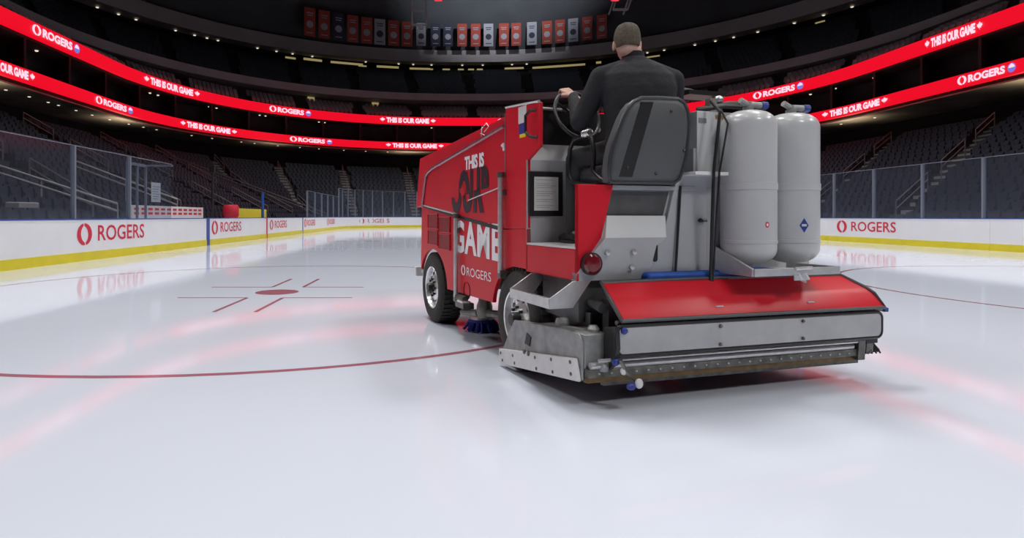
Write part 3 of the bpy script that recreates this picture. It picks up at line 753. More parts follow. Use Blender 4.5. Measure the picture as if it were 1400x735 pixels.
# engine vents
def gridmat():
    m = mat('louvred_red_mesh', (0.5,0.02,0.03), 0.5); nt = m.node_tree; p = nt.nodes['Principled BSDF']
    tc = nt.nodes.new('ShaderNodeTexCoord'); ck = nt.nodes.new('ShaderNodeTexChecker'); ck.inputs['Scale'].default_value = 55
    ck.inputs['Color1'].default_value = (0.55,0.03,0.04,1); ck.inputs['Color2'].default_value = (0.03,0.004,0.006,1)
    nt.links.new(tc.outputs['Object'], ck.inputs['Vector']); nt.links.new(ck.outputs[0], p.inputs['Base Color']); return m
gm = gridmat()
for a0, a1 in ((1.80,2.12),(1.42,1.76)):
    for k in range(2):
        h0, h1 = (0.955,1.10) if k else (0.79,0.935)
        d = -0.03 if a0 < 1.7 else 0.0
        b = MB(); b.box(-0.006, 0.001, a0, a1, h0+d, h1+d); 
        for j in range(6): b.box(-0.010, -0.004, a0, a1, h0+d+0.012+j*0.023, h0+d+0.018+j*0.023)
        g_ = b.build('vent_grille', gm, zr, smooth=0)
        b = MB(); b.tube([(-0.009,a0,h0+d),(-0.009,a1,h0+d),(-0.009,a1,h1+d),(-0.009,a0,h1+d)], 0.005, 6, closed=True); b.build('grille_rim', M['coverred'], g_)
# lettering on the side (text runs rearward)
def side(a0, a1, h0, h1, skew=0.0, d=-0.004):
    def fn(u, v): a = a0+(a1-a0)*u; return (d, a, h0+(h1-h0)*v+skew*u)
    return fn
b = MB(); put(b, glyphs('THIS IS', 0.045, 0.92), side(1.04, 0.595, 1.475, 1.592, 0.0)); b.build('lettering', M['decal_white'], zr, smooth=0)
b = MB(); put(b, glyphs('GAME', 0.036, 1.10), side(1.31, 0.262, 0.755, 1.045, -0.025, -0.0035)); b.build('lettering', M['decal_white'], zr, smooth=0)
b = MB(); put(b, swirl(), side(1.13, 1.02, 0.558, 0.652)); put(b, glyphs('ROGERS', 0.0), side(0.99, 0.45, 0.565, 0.638)); b.build('lettering', M['decal_white'], zr, smooth=0)
# OUR, split along a slant with its lower half shifted forward
g = glyphs('OUR', 0.055, 1.12)
def half(top):
    bm = bmesh.new(); vs = [bm.verts.new((u, v, 0)) for u, v in g[0]]
    for f in g[1]:
        try: bm.faces.new([vs[i] for i in f])
        except ValueError: pass
    bmesh.ops.bisect_plane(bm, geom=bm.verts[:]+bm.edges[:]+bm.faces[:], plane_co=(0.5,0.46,0), plane_no=(-0.16,1,0), clear_inner=top, clear_outer=not top)
    bm.verts.index_update(); out = ([(v.co.x, v.co.y) for v in bm.verts], [tuple(v.index for v in f.verts) for f in bm.faces]); bm.free(); return out
b = MB(); put(b, half(True), side(1.20, 0.44, 1.10, 1.485, 0.0)); put(b, half(False), side(1.40, 0.60, 1.10, 1.485, 0.0)); b.build('lettering', M['decal_black'], zr, smooth=0)
b = MB(); put(b, leaf(), side(1.17, 0.99, 1.21, 1.36, 0, -0.007)); b.build('leaf_emblem', M['red'], zr, smooth=0)
# small white drawing on the hood edge and the corner marks
b = MB()
for pts in ([(0.66,1.80),(0.55,1.835),(0.50,1.80),(0.60,1.77)], [(0.68,1.77),(0.60,1.75),(0.56,1.72)], [(0.64,1.82),(0.66,1.74)]):
    b.tube([(-0.002,a,h-0.02) for a,h in pts], 0.0035, 5)
b.tube([(-0.004,0.24,1.60),(-0.004,0.21,1.61),(-0.004,0.205,1.56)], 0.012, 5); b.build('white_mark', M['decal_white'], zr)
# sticker, grab handle
b = MB(); b.box(-0.004, 0.0, -0.165, -0.04, 1.72, 1.835); b.build('sticker', M['paper'], zr, smooth=0)
b = MB(); b.box(-0.004, 0.0, -0.155, -0.05, 1.645, 1.715, 0); b.box(-0.004, 0.0, -0.15, -0.06, 1.62, 1.645, 1); b.build('warning_sticker', [M['bluecap'], M['yellow']], zr, smooth=0)
b = MB(); b.tube([(0.0,-0.30,1.775),(-0.035,-0.29,1.775),(-0.045,-0.235,1.745),(-0.045,-0.24,1.64),(-0.04,-0.29,1.60),(0.0,-0.32,1.595)], 0.010, 8); b.build('grab_handle', M['black'], zr)
b = MB(); b.box(0.0, W, -0.35, 0.19, 1.835, 1.85) if False else b.tube([(0.0,-0.345,1.826),(0.0,-0.184,1.842),(0.0,0.18,1.874)], 0.008, 6); b.tube([(0.0,-0.345,1.826),(0.05,-0.12,1.828),(0.30,-0.105,1.826)], 0.010, 6); b.build('top_rail', M['alu'], zr)
# wheels
def wheel(bx_, ay, out):
    # axis along x; out=-1 outer face at smaller x
    root = MB(); R0 = 0.35; wd = 0.24
    pr = [(0.215,0.0),(0.235,-0.006),(0.29,-0.012),(0.325,0.0),(0.343,0.018),(R0,0.05),(R0,wd-0.05),(0.343,wd-0.018),(0.325,wd),(0.215,wd)]
    root.lathe([(r, -out*h) for r, h in pr], (bx_, ay, R0), 'x', 56)
    for j in range(44):
        a = 2*PI*j/44
        for s_ in (0, 1):
            aa = a+s_*PI/44; x0, x1 = (0.02, 0.115) if s_ == 0 else (0.125, 0.22)
            c, s2 = math.cos(aa), math.sin(aa); dt = 0.017
            pts = []
            for rr in (R0-0.004, R0+0.009):
                for xx, tt in ((x0,-dt),(x1,-dt),(x1,dt),(x0,dt)): pts.append((bx_-out*xx, ay+rr*c-tt*s2, R0+rr*s2+tt*c))
            root.hexa(pts[:4], pts[4:])
    t = root.build('wheel', M['rubber'], zr)
    b = MB(); b.lathe([(r, -out*h) for r, h in [(0.216,0.002),(0.210,-0.004),(0.198,0.0),(0.192,0.02),(0.186,0.045),(0.176,0.050),(0.165,0.046),(0.120,0.030),(0.075,0.012),(0.055,0.015),(0.0,0.015)]], (bx_, ay, R0), 'x', 48)
    b.build('rim', M['chrome'], t)
    b = MB()
    for j in range(10):
        a = 2*PI*j/10; c, s2 = math.cos(a), math.sin(a)
        b.lathe([(0.0, -out*0.030),(0.018, -out*0.031),(0.021, -out*0.045),(0.018,-out*0.07)], (bx_, ay+0.140*c, R0+0.140*s2), 'x', 12)
    b.build('rim_hole', M['black'], t)
    b = MB(); b.lathe([(r, out*h) for r, h in [(0.05,-0.02),(0.05,0.025),(0.042,0.045),(0.0,0.045)]], (bx_, ay, R0), 'x', 20)
    for j in range(8):
        a = 2*PI*j/8; b.lathe([(0.011,-out*0.03),(0.011,out*0.008),(0,out*0.008)], (bx_, ay+0.083*math.cos(a), R0+0.083*math.sin(a)), 'x', 8)
    b.build('hub', M['black'], t)
for ay in (2.02, 0.0):
    wheel(0.0, ay, -1); wheel(W, ay, 1)
b = MB(); b.tube([(0.2,2.02,0.35),(W-0.2,2.02,0.35)], 0.05); b.tube([(0.2,0,0.35),(W-0.2,0,0.35)], 0.06); b.ball((W/2,0,0.35), 0.16); b.ball((W/2,2.02,0.35), 0.14); b.build('axle', M['darkgrey'], zr)
# marker lamp at the front, under-body gear
b = MB(); b.box(-0.06, 0.02, 2.40, 2.46, 0.43, 0.53); b.box(0.0, 0.04, 2.36, 2.42, 0.46, 0.50); b.build('marker_lamp', M['white'], zr, bevel=0.008)
b = MB(); b.box(-0.05, 0.05, 0.95, 1.16, 0.28, 0.33); b.tube([(-0.02,1.18,0.36),(-0.02,0.98,0.36)], 0.03); b.tube([(0.03,1.18,0.22),(0.03,0.80,0.27)], 0.03); b.lathe([(0.05,0.24),(0.065,0.27),(0.065,0.34),(0.05,0.38),(0.05,0.45)], (0.06,0.74,0), cap=True); b.tube([(0.06,0.74,0.28),(0.10,0.5,0.30)], 0.03); b.tube([(0.06,0.78,0.27),(0.30,1.36,0.17)], 0.022); b.build('brush_arm', M['dirty'], zr, bevel=0.004)
b = MB(); b.box(-0.055, 0.02, 0.96, 1.10, 0.331, 0.345); b.build('white_plate', M['white'], zr)
b = MB(); BQ = (0.30, 1.40)
for j in range(110):
    a = random.random()*2*PI; rr = 0.03+0.12*random.random()**0.6
    b.tube([(BQ[0]+rr*0.8*math.cos(a), BQ[1]+rr*0.8*math.sin(a), 0.095), (BQ[0]+rr*1.2*math.cos(a), BQ[1]+rr*1.2*math.sin(a), 0.006+0.02*random.random())], 0.011, 4)
b.lathe([(0.0,0.115),(0.12,0.11),(0.13,0.09),(0.0,0.08)], (BQ[0],BQ[1],0), n=20); b.build('edging_brush', M['bristle'], zr)
b = MB(); b.lathe([(0.0,0.145),(0.11,0.14),(0.12,0.115),(0.0,0.115)], (BQ[0],BQ[1],0), n=20); b.tube([(BQ[0],BQ[1],0.14),(BQ[0],BQ[1],0.62)], 0.03); b.build('brush_hub', M['alu'], zr)
b = MB(); b.lathe([(0.075, -0.006),(0.075,0.004),(0,0.004)], (0.0,0.99,0.435), 'x', 20); b.build('access_hole', M['black'], zr)
# step box and foot well
b = MB(); b.box(0.0, 0.40, -0.80, -0.15, 0.70, 0.885); b.build('step_box', M['red'], zr, bevel=0.006)
b = MB(); b.box(-0.004, 0.62, -0.80, -0.17, 0.885, 0.897); b.build('footwell_floor', M['white_paint'], zr)
b = MB(); b.box(0.0, 1.10, -0.17, -0.15, 0.897, 1.46); b.prism([(-0.17,1.46),(-0.15,1.46),(-0.06,1.58),(-0.08,1.58)], 'x', 0.03, 1.10); b.box(0.84,0.86,-0.79,-0.17,0.897,1.50); b.build('footwell_wall', M['grey'], zr)
b = MB(); b.box(0.006, 0.266, -0.184, -0.171, 1.076, 1.384); f = b.build('notice_frame', M['black'], zr, bevel=0.004)
b = MB(); b.box(0.045, 0.228, -0.188, -0.1845, 1.115, 1.345); pp = b.build('notice_paper', M['paper'], f, smooth=0)
b = MB(); hh = 1.325
for j in range(15):
    if j in (1, 5, 9, 12): hh -= 0.013; continue
    wdt = 0.15-0.05*((j*7) % 3)/2 if j else 0.12
    b.box(0.06, 0.06+wdt, -0.1890, -0.188, hh-0.0022, hh+0.0004); hh -= 0.0135
b.build('printed_lines', M['ink'], f, smooth=0)
# dash and steering
b = MB(); b.prism([(-0.08,1.575),(-0.10,1.815),(0.02,1.815),(0.02,1.575)], 'x', 0.03, 1.25); b.build('dashboard', M['black'], zr)
b = MB()
for j, h in enumerate((1.77,1.745,1.72,1.695,1.64,1.61)): b.lathe([(0.008,-0.012),(0.006,-0.02),(0,-0.02)], (0.14,-0.085,h), 'y', 10)
for j in range(3): b.lathe([(0.022,-0.012),(0.018,-0.02),(0,-0.02)], (0.40+0.1*j,-0.085,1.70), 'y', 14)
b.build('dash_switch', M['alu'], zr)
WC = Vector((0.355,-0.22,1.775)); wn = Vector((0.10,-0.93,0.36)).normalized()
wu = wn.cross(Vector((0,0,1))).normalized(); wv = wn.cross(wu)
b = MB(); b.tube([WC+(wu*math.cos(2*PI*i/40)+wv*math.sin(2*PI*i/40))*0.178 for i in range(40)], 0.013, 10, closed=True)
sw = b.build('steering_wheel', M['vinyl'], zr)
b = MB()
for k in range(3): a = math.radians(90+120*k); b.tube([WC-wn*0.02, WC+(wu*math.cos(a)+wv*math.sin(a))*0.176], 0.010, 8)
b.ball(WC-wn*0.02, (0.04,0.04,0.04)); b.tube([WC-wn*0.02, Vector((0.40,-0.06,1.68))], 0.028, 10); lv = MB(); lv.tube([(0.74,-0.09,1.60),(0.74,-0.30,1.60)], 0.010, 8); lv.ball((0.74,-0.30,1.60), 0.018); lv.build('control_lever', M['black'], zr); b.build('steering_column', M['black'], sw)
# seat box, rear bodywork
b = MB(); b.box(0.24, 0.84, -0.775, -0.47, 0.897, 1.235); b.box(0.24, 0.84, -0.81, -0.44, 1.235, 1.262); b.build('seat_box', M['grey'], zr, bevel=0.004)
b = MB(); b.prism([(0.0,1.262),(0.244,1.262),(0.16,0.945),(0.0,0.745)], 'y', -0.815, -0.79); b.box(0.0,0.014,-0.815,-0.79,0.70,1.262); b.build('rear_gusset', M['red'], zr, bevel=0.003)
b = MB()
b.hexa([(0.16,-0.86,0.947),(0.585,-0.86,0.947),(0.585,-0.84,0.947),(0.16,-0.84,0.947)], [(0.205,-0.805,1.08),(0.62,-0.805,1.08),(0.62,-0.79,1.08),(0.205,-0.79,1.08)])
b.build('storage_bin', M['white_paint'], zr, bevel=0.003)
b = MB(); b.add([(0.24,-0.81,1.228),(0.665,-0.81,1.228),(0.62,-0.81,1.075),(0.20,-0.81,1.075),(0.24,-0.778,1.228),(0.665,-0.778,1.228),(0.62,-0.778,1.075),(0.20,-0.778,1.075)], [(4,5,6,7)]); b.build('bin_back', M['darkgrey'], zr, smooth=0)
pl = [(0.0,0.745),(0.16,0.95),(0.585,0.95),(0.52,0.90),(0.505,0.78),(0.47,0.70),(0.0,0.70)]
b = MB(); n = len(pl); yy = lambda h: -0.86+(0.95-h)*0.22
b.add([(p[0],yy(p[1]),p[1]) for p in pl]+[(p[0],yy(p[1])+0.05,p[1]) for p in pl], [tuple(range(n)), tuple(range(n,2*n))]+[(i,(i+1)%n,n+(i+1)%n,n+i) for i in range(n)])
b.build('rear_plate', M['grey'], zr)
b = MB()
for x, h in ((0.18,0.865),(0.36,0.865),(0.36,0.775)): b.lathe([(0.0,-0.02),(0.016,-0.018),(0.016,0.02)], (x, yy(h), h), 'y', 10)
b.build('bolt', M['alu'], zr)
b = MB(); b.lathe([(0.0,-0.03),(0.045,-0.028),(0.058,-0.018),(0.058,0.01)], (0.085, yy(0.80), 0.80), 'y', 28); tl = b.build('tail_lamp', M['taillight'], zr)
b = MB(); b.lathe([(0.056,-0.018),(0.066,-0.018),(0.066,0.01)], (0.085, yy(0.80), 0.80), 'y', 28); b.build('lamp_rubber', M['black'], tl)
# centre cabinet
b = MB(); b.prism([(0.45,0.70),(0.45,0.93),(0.60,0.945),(0.69,1.262),(0.69,1.34),(1.30,1.34),(1.30,0.70)], 'y', -0.805, -0.30); b.build('rear_cabinet', M['grey'], zr, bevel=0.004)
b = MB(); b.box(0.86, 1.30, -0.80, -0.20, 1.34, 1.735); b.build('upper_cabinet', M['white_paint'], zr, bevel=0.004)
b = MB(); b.box(1.30, W-0.02, -0.52, 0.02, 0.70, 1.70); b.box(1.0, W-0.02, -0.70, -0.2, 0.70, 0.80); b.build('water_tank', M['white_paint'], zr, bevel=0.01)
b = MB(); b.prism(rrect(0.525,0.56,0.80,0.945,0.016), 'y', -0.812, -0.805); b.build('cabinet_slot', M['black'], zr, bevel=0.01)
b = MB(); b.box(0.93,1.07,-0.807,-0.80,0.76,1.26); b.build('cabinet_door', M['grey'], zr, bevel=0.003)
b = MB(); b.tube([(0.86,-0.81,1.05),(0.91,-0.83,1.05)], 0.008, 8); b.ball((0.86,-0.83,1.05), 0.014); b.build('latch_knob', M['black'], zr)
b = MB(); b.box(0.735, 1.17, -0.93, -0.80, 1.325, 1.345); b.build('cabinet_shelf', M['white'], zr, bevel=0.003)
b = MB(); b.box(0.87,0.93,-0.803,-0.80,1.66,1.69); b.build('sticker', M['ink'], zr, smooth=0)
b = MB(); b.box(1.0,1.12,-0.803,-0.80,1.69,1.715); b.build('warning_sticker', M['amber'], zr, smooth=0)
b = MB(); b.tube([(0.722,-0.815,1.262),(0.70,-0.82,1.0),(0.668,-0.83,0.67)], 0.008, 8); b.tube([(0.93,-0.84,1.79),(0.915,-0.93,1.71),(0.855,-0.945,1.34),(0.865,-0.92,1.0),(0.872,-0.90,0.66)], 0.010, 8); b.tube([(0.985,-0.86,1.74),(0.97,-0.935,1.64),(0.895,-0.948,1.34),(0.888,-0.925,1.0),(0.885,-0.905,0.66)], 0.006, 8); b.build('black_hose', M['black'], zr)
b = MB(); b.box(0.445, 1.46, -0.875, -0.70, 0.62, 0.74); b.build('blue_towel_cloth', M['blue'], zr, bevel=0.02)
# gas tank tray
b = MB(); b.box(0.98, 1.64, -1.12, -0.70, 0.725, 0.735); b.box(0.98,1.64,-1.13,-1.12,0.725,0.77); b.box(1.63,1.64,-1.12,-0.75,0.725,0.77); b.prism([(-1.12,0.725),(-0.75,0.725),(-0.75,0.90),(-0.80,0.90),(-1.12,0.77)], 'x', 0.97, 0.985); b.build('tank_tray', M['alu'], zr, bevel=0.002)
b = MB(); b.tube([(1.27,-1.14,0.765),(1.40,-1.14,0.768)], 0.010, 8); b.tube([(1.31,-1.13,0.735),(1.33,-1.13,0.70),(1.44,-1.06,0.675)], 0.010, 8); b.box(1.27,1.37,-1.135,-1.13,0.695,0.728); b.tube([(1.36,-1.135,0.73),(1.38,-1.135,0.70)], 0.009, 8); b.build('tray_latch', M['alu'], zr)
# roof pipework above the cabinet
b = MB()
b.tube([(0.88,-0.60,1.735),(0.88,-0.60,1.89),(0.94,-0.60,1.91),(1.20,-0.55,1.90),(1.24,-0.55,1.74)], 0.014, 8)
b.tube([(0.95,-0.7,1.76),(1.15,-0.75,1.80),(1.3,-0.8,1.80)], 0.02, 8); b.tube([(0.9,-0.75,1.75),(1.05,-0.82,1.77),(1.2,-0.85,1.765)], 0.016, 8)
b.tube([(1.20,-0.55,1.74),(1.22,-0.56,1.92)], 0.012, 8); b.box(0.92,1.22,-0.66,-0.5,1.87,1.90)
b.build('pipework', M['black'], zr)
b = MB(); b.box(1.0,1.05,-0.76,-0.71,1.74,1.83); b.ball((1.1,-0.72,1.83), 0.03); b.build('valve', M['alu'], zr)
# seat
b = MB(); b.box(0.27, 0.79, -0.74, -0.36, 1.275, 1.40); st = b.build('driver_seat', M['vinyl'], zr, bevel=0.05)
st.modifiers['bevel'].segments = 4
b = MB(); b.box(0.30, 0.76, -0.76, -0.42, 1.262, 1.28); b.build('seat_base', M['black'], st)
# backrest shell: rounded outline, curved
def shell(pts, y0, y1, bulge, lean, mi=0):
    xs = [p[0] for p in pts]; hs = [p[1] for p in pts]; xm, xw = (min(xs)+max(xs))/2, (max(xs)-min(xs))/2; h0_ = min(hs)
    n = len(pts); vs = []
    rings_ = [(1.0, y1), (1.0, y0+bulge*0.6), (0.96, y0+bulge*0.25), (0.86, y0), (0.0, y0)]
    hm = (min(hs)+max(hs))/2
    for sc_, y in rings_:
        for p in pts:
            x = xm+(p[0]-xm)*sc_; h = hm+(p[1]-hm)*sc_
            vs.append((x, y-lean*(h-h0_), h))
    fs = [(i*n+j, i*n+(j+1) % n, (i+1)*n+(j+1) % n, (i+1)*n+j) for i in range(len(rings_)-1) for j in range(n)]
    fs.append(tuple(range(n)))
    return vs, fs
bkp = [(0.20,1.275),(0.188,1.33),(0.192,1.42),(0.205,1.49),(0.232,1.57),(0.262,1.65),(0.292,1.705),(0.325,1.743),(0.38,1.768),(0.50,1.776),(0.64,1.778),(0.685,1.758),(0.712,1.715),(0.728,1.64),(0.730,1.56),(0.722,1.45),(0.704,1.36),(0.685,1.30),(0.65,1.276)]
b = MB(); vs, fs = shell(bkp, -0.865, -0.775, 0.06, 0.10)
b.add(vs, fs); bk = b.build('backrest', M['seatgrey'], st, smooth=60)
b = MB(); b.tube([(x, -0.845-0.1*(h-1.285), h) for x, h in bkp], 0.011, 8, closed=True); b.build('piping', M['vinyl'], bk)
b = MB(); b.hexa([(0.245,-0.870,1.305),(0.335,-0.870,1.305),(0.335,-0.855,1.305),(0.245,-0.855,1.305)], [(0.365,-0.914,1.74),(0.450,-0.914,1.745),(0.450,-0.90,1.745),(0.365,-0.90,1.74)]); b.build('dark_back_strip', M['black'], bk)
b = MB()
for x, h in ((0.58,1.70),(0.69,1.47),(0.30,1.36),(0.50,1.33)): b.ball((x, -0.866-0.1*(h-1.285), h), 0.010, 8)
b.build('seat_bolt', M['black'], bk)
b = MB()
lo = [(0.235,-0.36,1.30),(0.225,-0.335,1.34),(0.225,-0.33,1.42),(0.225,-0.35,1.52),(0.225,-0.40,1.575),(0.23,-0.55,1.595),(0.235,-0.60,1.56),(0.235,-0.62,1.46),(0.24,-0.60,1.36),(0.25,-0.68,1.30),(0.26,-0.78,1.275)]
b.tube(lo, 0.015, 10); b.tube([(0.235,-0.36,1.30),(0.24,-0.50,1.275),(0.26,-0.62,1.27)], 0.013, 8); b.build('arm_rail', M['black'], st)
b = MB()
for j in range(5): b.lathe([(0.022,0),(0.026,0.005),(0.022,0.01)], (0.232,-0.52-0.016*j,1.60), 'y', 12)
b.build('spring_clamp', M['chrome'], st)
# step
b = MB(); b.box(-0.17, -0.02, -0.80, -0.27, 0.555, 0.568); b.box(-0.175,-0.165,-0.80,-0.27,0.545,0.605)
b.prism([(-0.17,0.545),(-0.02,0.545),(0.10,0.70),(-0.02,0.70),(-0.17,0.605)], 'y', -0.805, -0.795); b.prism([(-0.17,0.545),(-0.02,0.545),(0.10,0.70),(-0.02,0.70),(-0.17,0.605)], 'y', -0.275, -0.265)
for j in range(9): b.box(-0.16,-0.04,-0.77+j*0.055,-0.75+j*0.055,0.568,0.574)
b.build('boarding_step', M['alu'], zr, bevel=0.002)
b = MB(); b.box(0.05,0.5,-0.75,-0.3,0.45,0.70); b.tube([(0.15,-0.5,0.6),(0.12,-0.9,0.55)], 0.03); b.tube([(0.3,-0.4,0.62),(0.35,-0.85,0.5)], 0.025); b.build('undercarriage', M['darkgrey'], zr)

# ---- conditioner (part) with its sub-parts; slight roll to the right
cd = MB()
cd.prism([(0.10,0.13),(-0.08,0.36),(-0.80,0.425),(-0.93,0.42),(-0.965,0.37),(-0.965,0.17),(0.10,0.03)], 'x', -0.06, -0.045)
cd.prism([(-0.08,0.355),(-0.82,0.43),(-0.96,0.42),(-0.97,0.20),(-0.60,0.12),(0.0,0.10)], 'x', -0.045, 0.10)
fr = cd.build('conditioner', M['galv'], zr, bevel=0.006)
fr.rotation_euler = (0, math.radians(0.45), 0)
def cpart(b, name, m, **k): return b.build(name, m, fr, **k)
b = MB(); b.prism([(0.115,0.125),(-0.925,0.285),(-0.965,0.165),(0.115,0.018)], 'x', -0.085, -0.062); cpart(b, 'runner_plate', M['white'], bevel=0.004)
b = MB()
for a, h in ((0.08,0.10),(0.05,0.055),(-0.12,0.125),(-0.15,0.08),(-0.45,0.185),(-0.47,0.12),(-0.66,0.22),(-0.68,0.15),(-0.88,0.255),(-0.89,0.19)): b.lathe([(0.0,-0.004),(0.011,-0.003),(0.011,0.003)], (-0.085,a,h), 'x', 8)
for a in (-0.30,-0.36): b.lathe([(0.0,-0.008),(0.016,-0.006),(0.016,0.003)], (-0.085,a,0.19), 'x', 10)
cpart(b, 'runner_bolt', M['dirty'])
b = MB(); b.prism([(-0.26,0.235),(-0.33,0.23),(-0.35,0.29),(-0.29,0.31)], 'x', -0.066, -0.059); cpart(b, 'side_slot', M['black'], smooth=0)
b = MB(); b.prism([(0.0,0.36),(-0.14,0.49),(-0.20,0.505),(-0.80,0.51),(-0.80,0.42)], 'x', 0.09, 0.105); b.box(0.09,2.08,-0.20,-0.10,0.34,0.46); b.box(0.1,2.08,-0.92,-0.14,0.36,0.40); cpart(b, 'conditioner_deck', M['darkgrey'], bevel=0.004)
b = MB(); b.tube([(-0.02,-0.62,0.43),(0.05,-0.62,0.43)], 0.03, 10); b.lathe([(0.03,0.42),(0.035,0.44),(0.02,0.46),(0,0.46)], (0.05,-0.90,0), n=14); b.lathe([(0.03,0.225),(0.034,0.25),(0.02,0.27),(0,0.27)], (0.05,-1.0,0), n=14); cpart(b, 'grease_cover', M['galv'])
b = MB(); b.tube([(0.5,-0.2,0.45),(0.7,-0.55,0.62),(0.8,-0.8,0.58)], 0.05); b.tube([(1.5,-0.2,0.45),(1.3,-0.55,0.60),(1.25,-0.8,0.56)], 0.05); b.tube([(0.2,-0.35,0.45),(0.2,-0.85,0.56)], 0.035); b.box(0.15,2.0,-0.90,-0.84,0.40,0.60); cpart(b, 'lift_arm', M['darkgrey'])
# red cover: cross-section (a,h) swept along b with clipped ends
cs = [(-0.895,0.700),(-0.985,0.625),(-1.015,0.595),(-1.065,0.512)]
def cover(mb, inset, push, b0s, b1s):
    vs = []
    for (a, h), x0, x1 in zip(cs, b0s, b1s):
        for x in (x0, x0+(x1-x0)*0.5, x1): vs.append((x, a-push, h))
    nn = len(vs)
    vs += [(x, a+0.012, h-0.012) for x, a, h in vs]
    fs = []
    for i in range(len(cs)-1):
        for j in range(2): k = 3*i+j; fs += [(k,k+1,k+4,k+3), (nn+k+3,nn+k+4,nn+k+1,nn+k)]
    rim = [0,1,2,5,8,11,10,9,6,3]
    for i in range(len(rim)): p, q_ = rim[i], rim[(i+1) % len(rim)]; fs.append((p,q_,nn+q_,nn+p))
    mb.add(vs, fs)
b = MB(); cover(b, 0, 0, (0.110,0.112,0.114,0.135), (1.93,2.03,2.06,2.095)); cpart(b, 'splash_cover', M['coverred'])
b = MB()
rimp = [(0.10,-0.895,0.700),(0.098,-0.985,0.622),(0.10,-1.015,0.592),(0.122,-1.068,0.505),(1.1,-1.068,0.505),(2.10,-1.068,0.505),(2.07,-1.018,0.595),(2.04,-0.985,0.628),(1.93,-0.89,0.705),(1.0,-0.89,0.705)]
b.tube(rimp, 0.011, 8, closed=True)
cpart(b, 'cover_edging', M['seatgrey'])
b = MB()
for x, j in ((0.78,0.0),(0.80,0.03),(1.48,0.0)): b.box(x,x+0.05,-1.045-j*0.3,-1.03-j*0.3,0.555-j,0.56-j)
cpart(b, 'scratch', M['white'])
# silver rear panel
pts = rrect(0.10, 2.06, 0.325, 0.470, 0.035)
b = MB(); b.prism(pts, 'y', -1.075, -1.06); cpart(b, 'rear_panel', M['alu'] if False else mat('brushed_panel', (0.46,0.46,0.47), 0.38, 0.35, noise=0.12, nscale=6), bevel=0.003)
b = MB(); b.tube([(x, -1.066, h) for x, h in rrect(0.085, 2.07, 0.318, 0.477, 0.04)], 0.012, 8, closed=True); cpart(b, 'panel_edging', M['black'])
b = MB()
for x in (0.78, 1.40):
    for h in (0.345, 0.45): b.ball((x,-1.08,h), 0.011, 8)
cpart(b, 'panel_bolt', M['dirty'])
# row of clips between cover and panel
b = MB(); c2 = MB(); x = 0.16; i = 0
b.tube([(0.12,-1.02,0.488),(2.05,-1.02,0.488)], 0.014, 8)
while x < 2.05:
    b.box(x, x+0.07, -1.045, -1.0, 0.478, 0.505)
    c2.box(x+0.075, x+0.11, -1.055, -1.01, 0.472, 0.500)
    x += 0.145
cpart(b, 'clip_row', M['dirty']); cpart(c2, 'blue_clip', M['bluecap'], bevel=0.005)
# blade, pipes
b = MB(); b.box(0.08, 2.02, -1.03, -0.93, 0.29, 0.325); cpart(b, 'blade_beam', M['darkgrey'])
b = MB(); b.tube([(-0.03,-1.0,0.255),(1.9,-1.0,0.255)], 0.020, 12); b.tube([(0.0,-1.035,0.29),(1.9,-1.035,0.29)], 0.010, 8); cpart(b, 'spray_pipe', M['alu'])
b = MB(); b.box(-0.045, 1.98, -1.01, -0.95, 0.19, 0.235); cpart(b, 'blade_holder', M['dirty'], bevel=0.003)
b = MB()
for j in range(24): b.ball((0.02+j*0.08,-1.012,0.213), 0.007, 6)
cpart(b, 'blade_bolt', M['alu'])
b = MB(); b.box(-0.045, 1.97, -0.995, -0.955, 0.16, 0.19); cpart(b, 'shaving_blade', M['brown'])
b = MB(); b.prism([(-1.03,0.335),(-0.90,0.335),(-0.9,0.17),(-1.02,0.165)], 'x', 1.93, 1.99); b.prism([(-1.03,0.32),(-0.90,0.32),(-0.9,0.2),(-1.02,0.2)], 'x', 2.0, 2.06); b.tube([(1.98,-0.98,0.27),(2.07,-0.98,0.25)], 0.03, 10); b.box(0.10,2.05,-0.93,-0.90,0.12,0.35); cpart(b, 'end_bracket', M['dirty'])
b = MB(); b.box(1.99,2.09,-1.03,-0.96,0.27,0.32)
for j in range(10): b.tube([(2.0+0.008*j,-1.0,0.28),(2.02+0.012*j,-1.02,0.20+0.01*(j%3))], 0.006, 5)
cpart(b, 'side_brush', M['black'])
b = MB(); b.tube([(0.10,-1.09,0.30),(0.13,-1.10,0.24),(0.19,-1.11,0.18)], 0.012, 6); cpart(b, 'drain_chain', M['dirty'])
b = MB(); b.ball((0.13,-1.08,0.455), 0.020, 10); b.ball((0.09,-1.06,0.285), 0.022, 10); b.ball((0.14,-1.13,0.165), (0.028,0.02,0.02), 10); cpart(b, 'blue_knob', M['bluecap'])
b = MB(); b.ball((0.12,-1.09,0.24), (0.018,0.018,0.022), 10); b.ball((0.19,-1.13,0.178), (0.024,0.018,0.028), 10); cpart(b, 'white_knob', M['white'])
b = MB(); b.prism([(-1.08,0.48),(-0.97,0.46),(-0.97,0.20),(-1.05,0.26),(-1.09,0.36)], 'x', 0.075, 0.10); cpart(b, 'rubber_flap', M['black'])

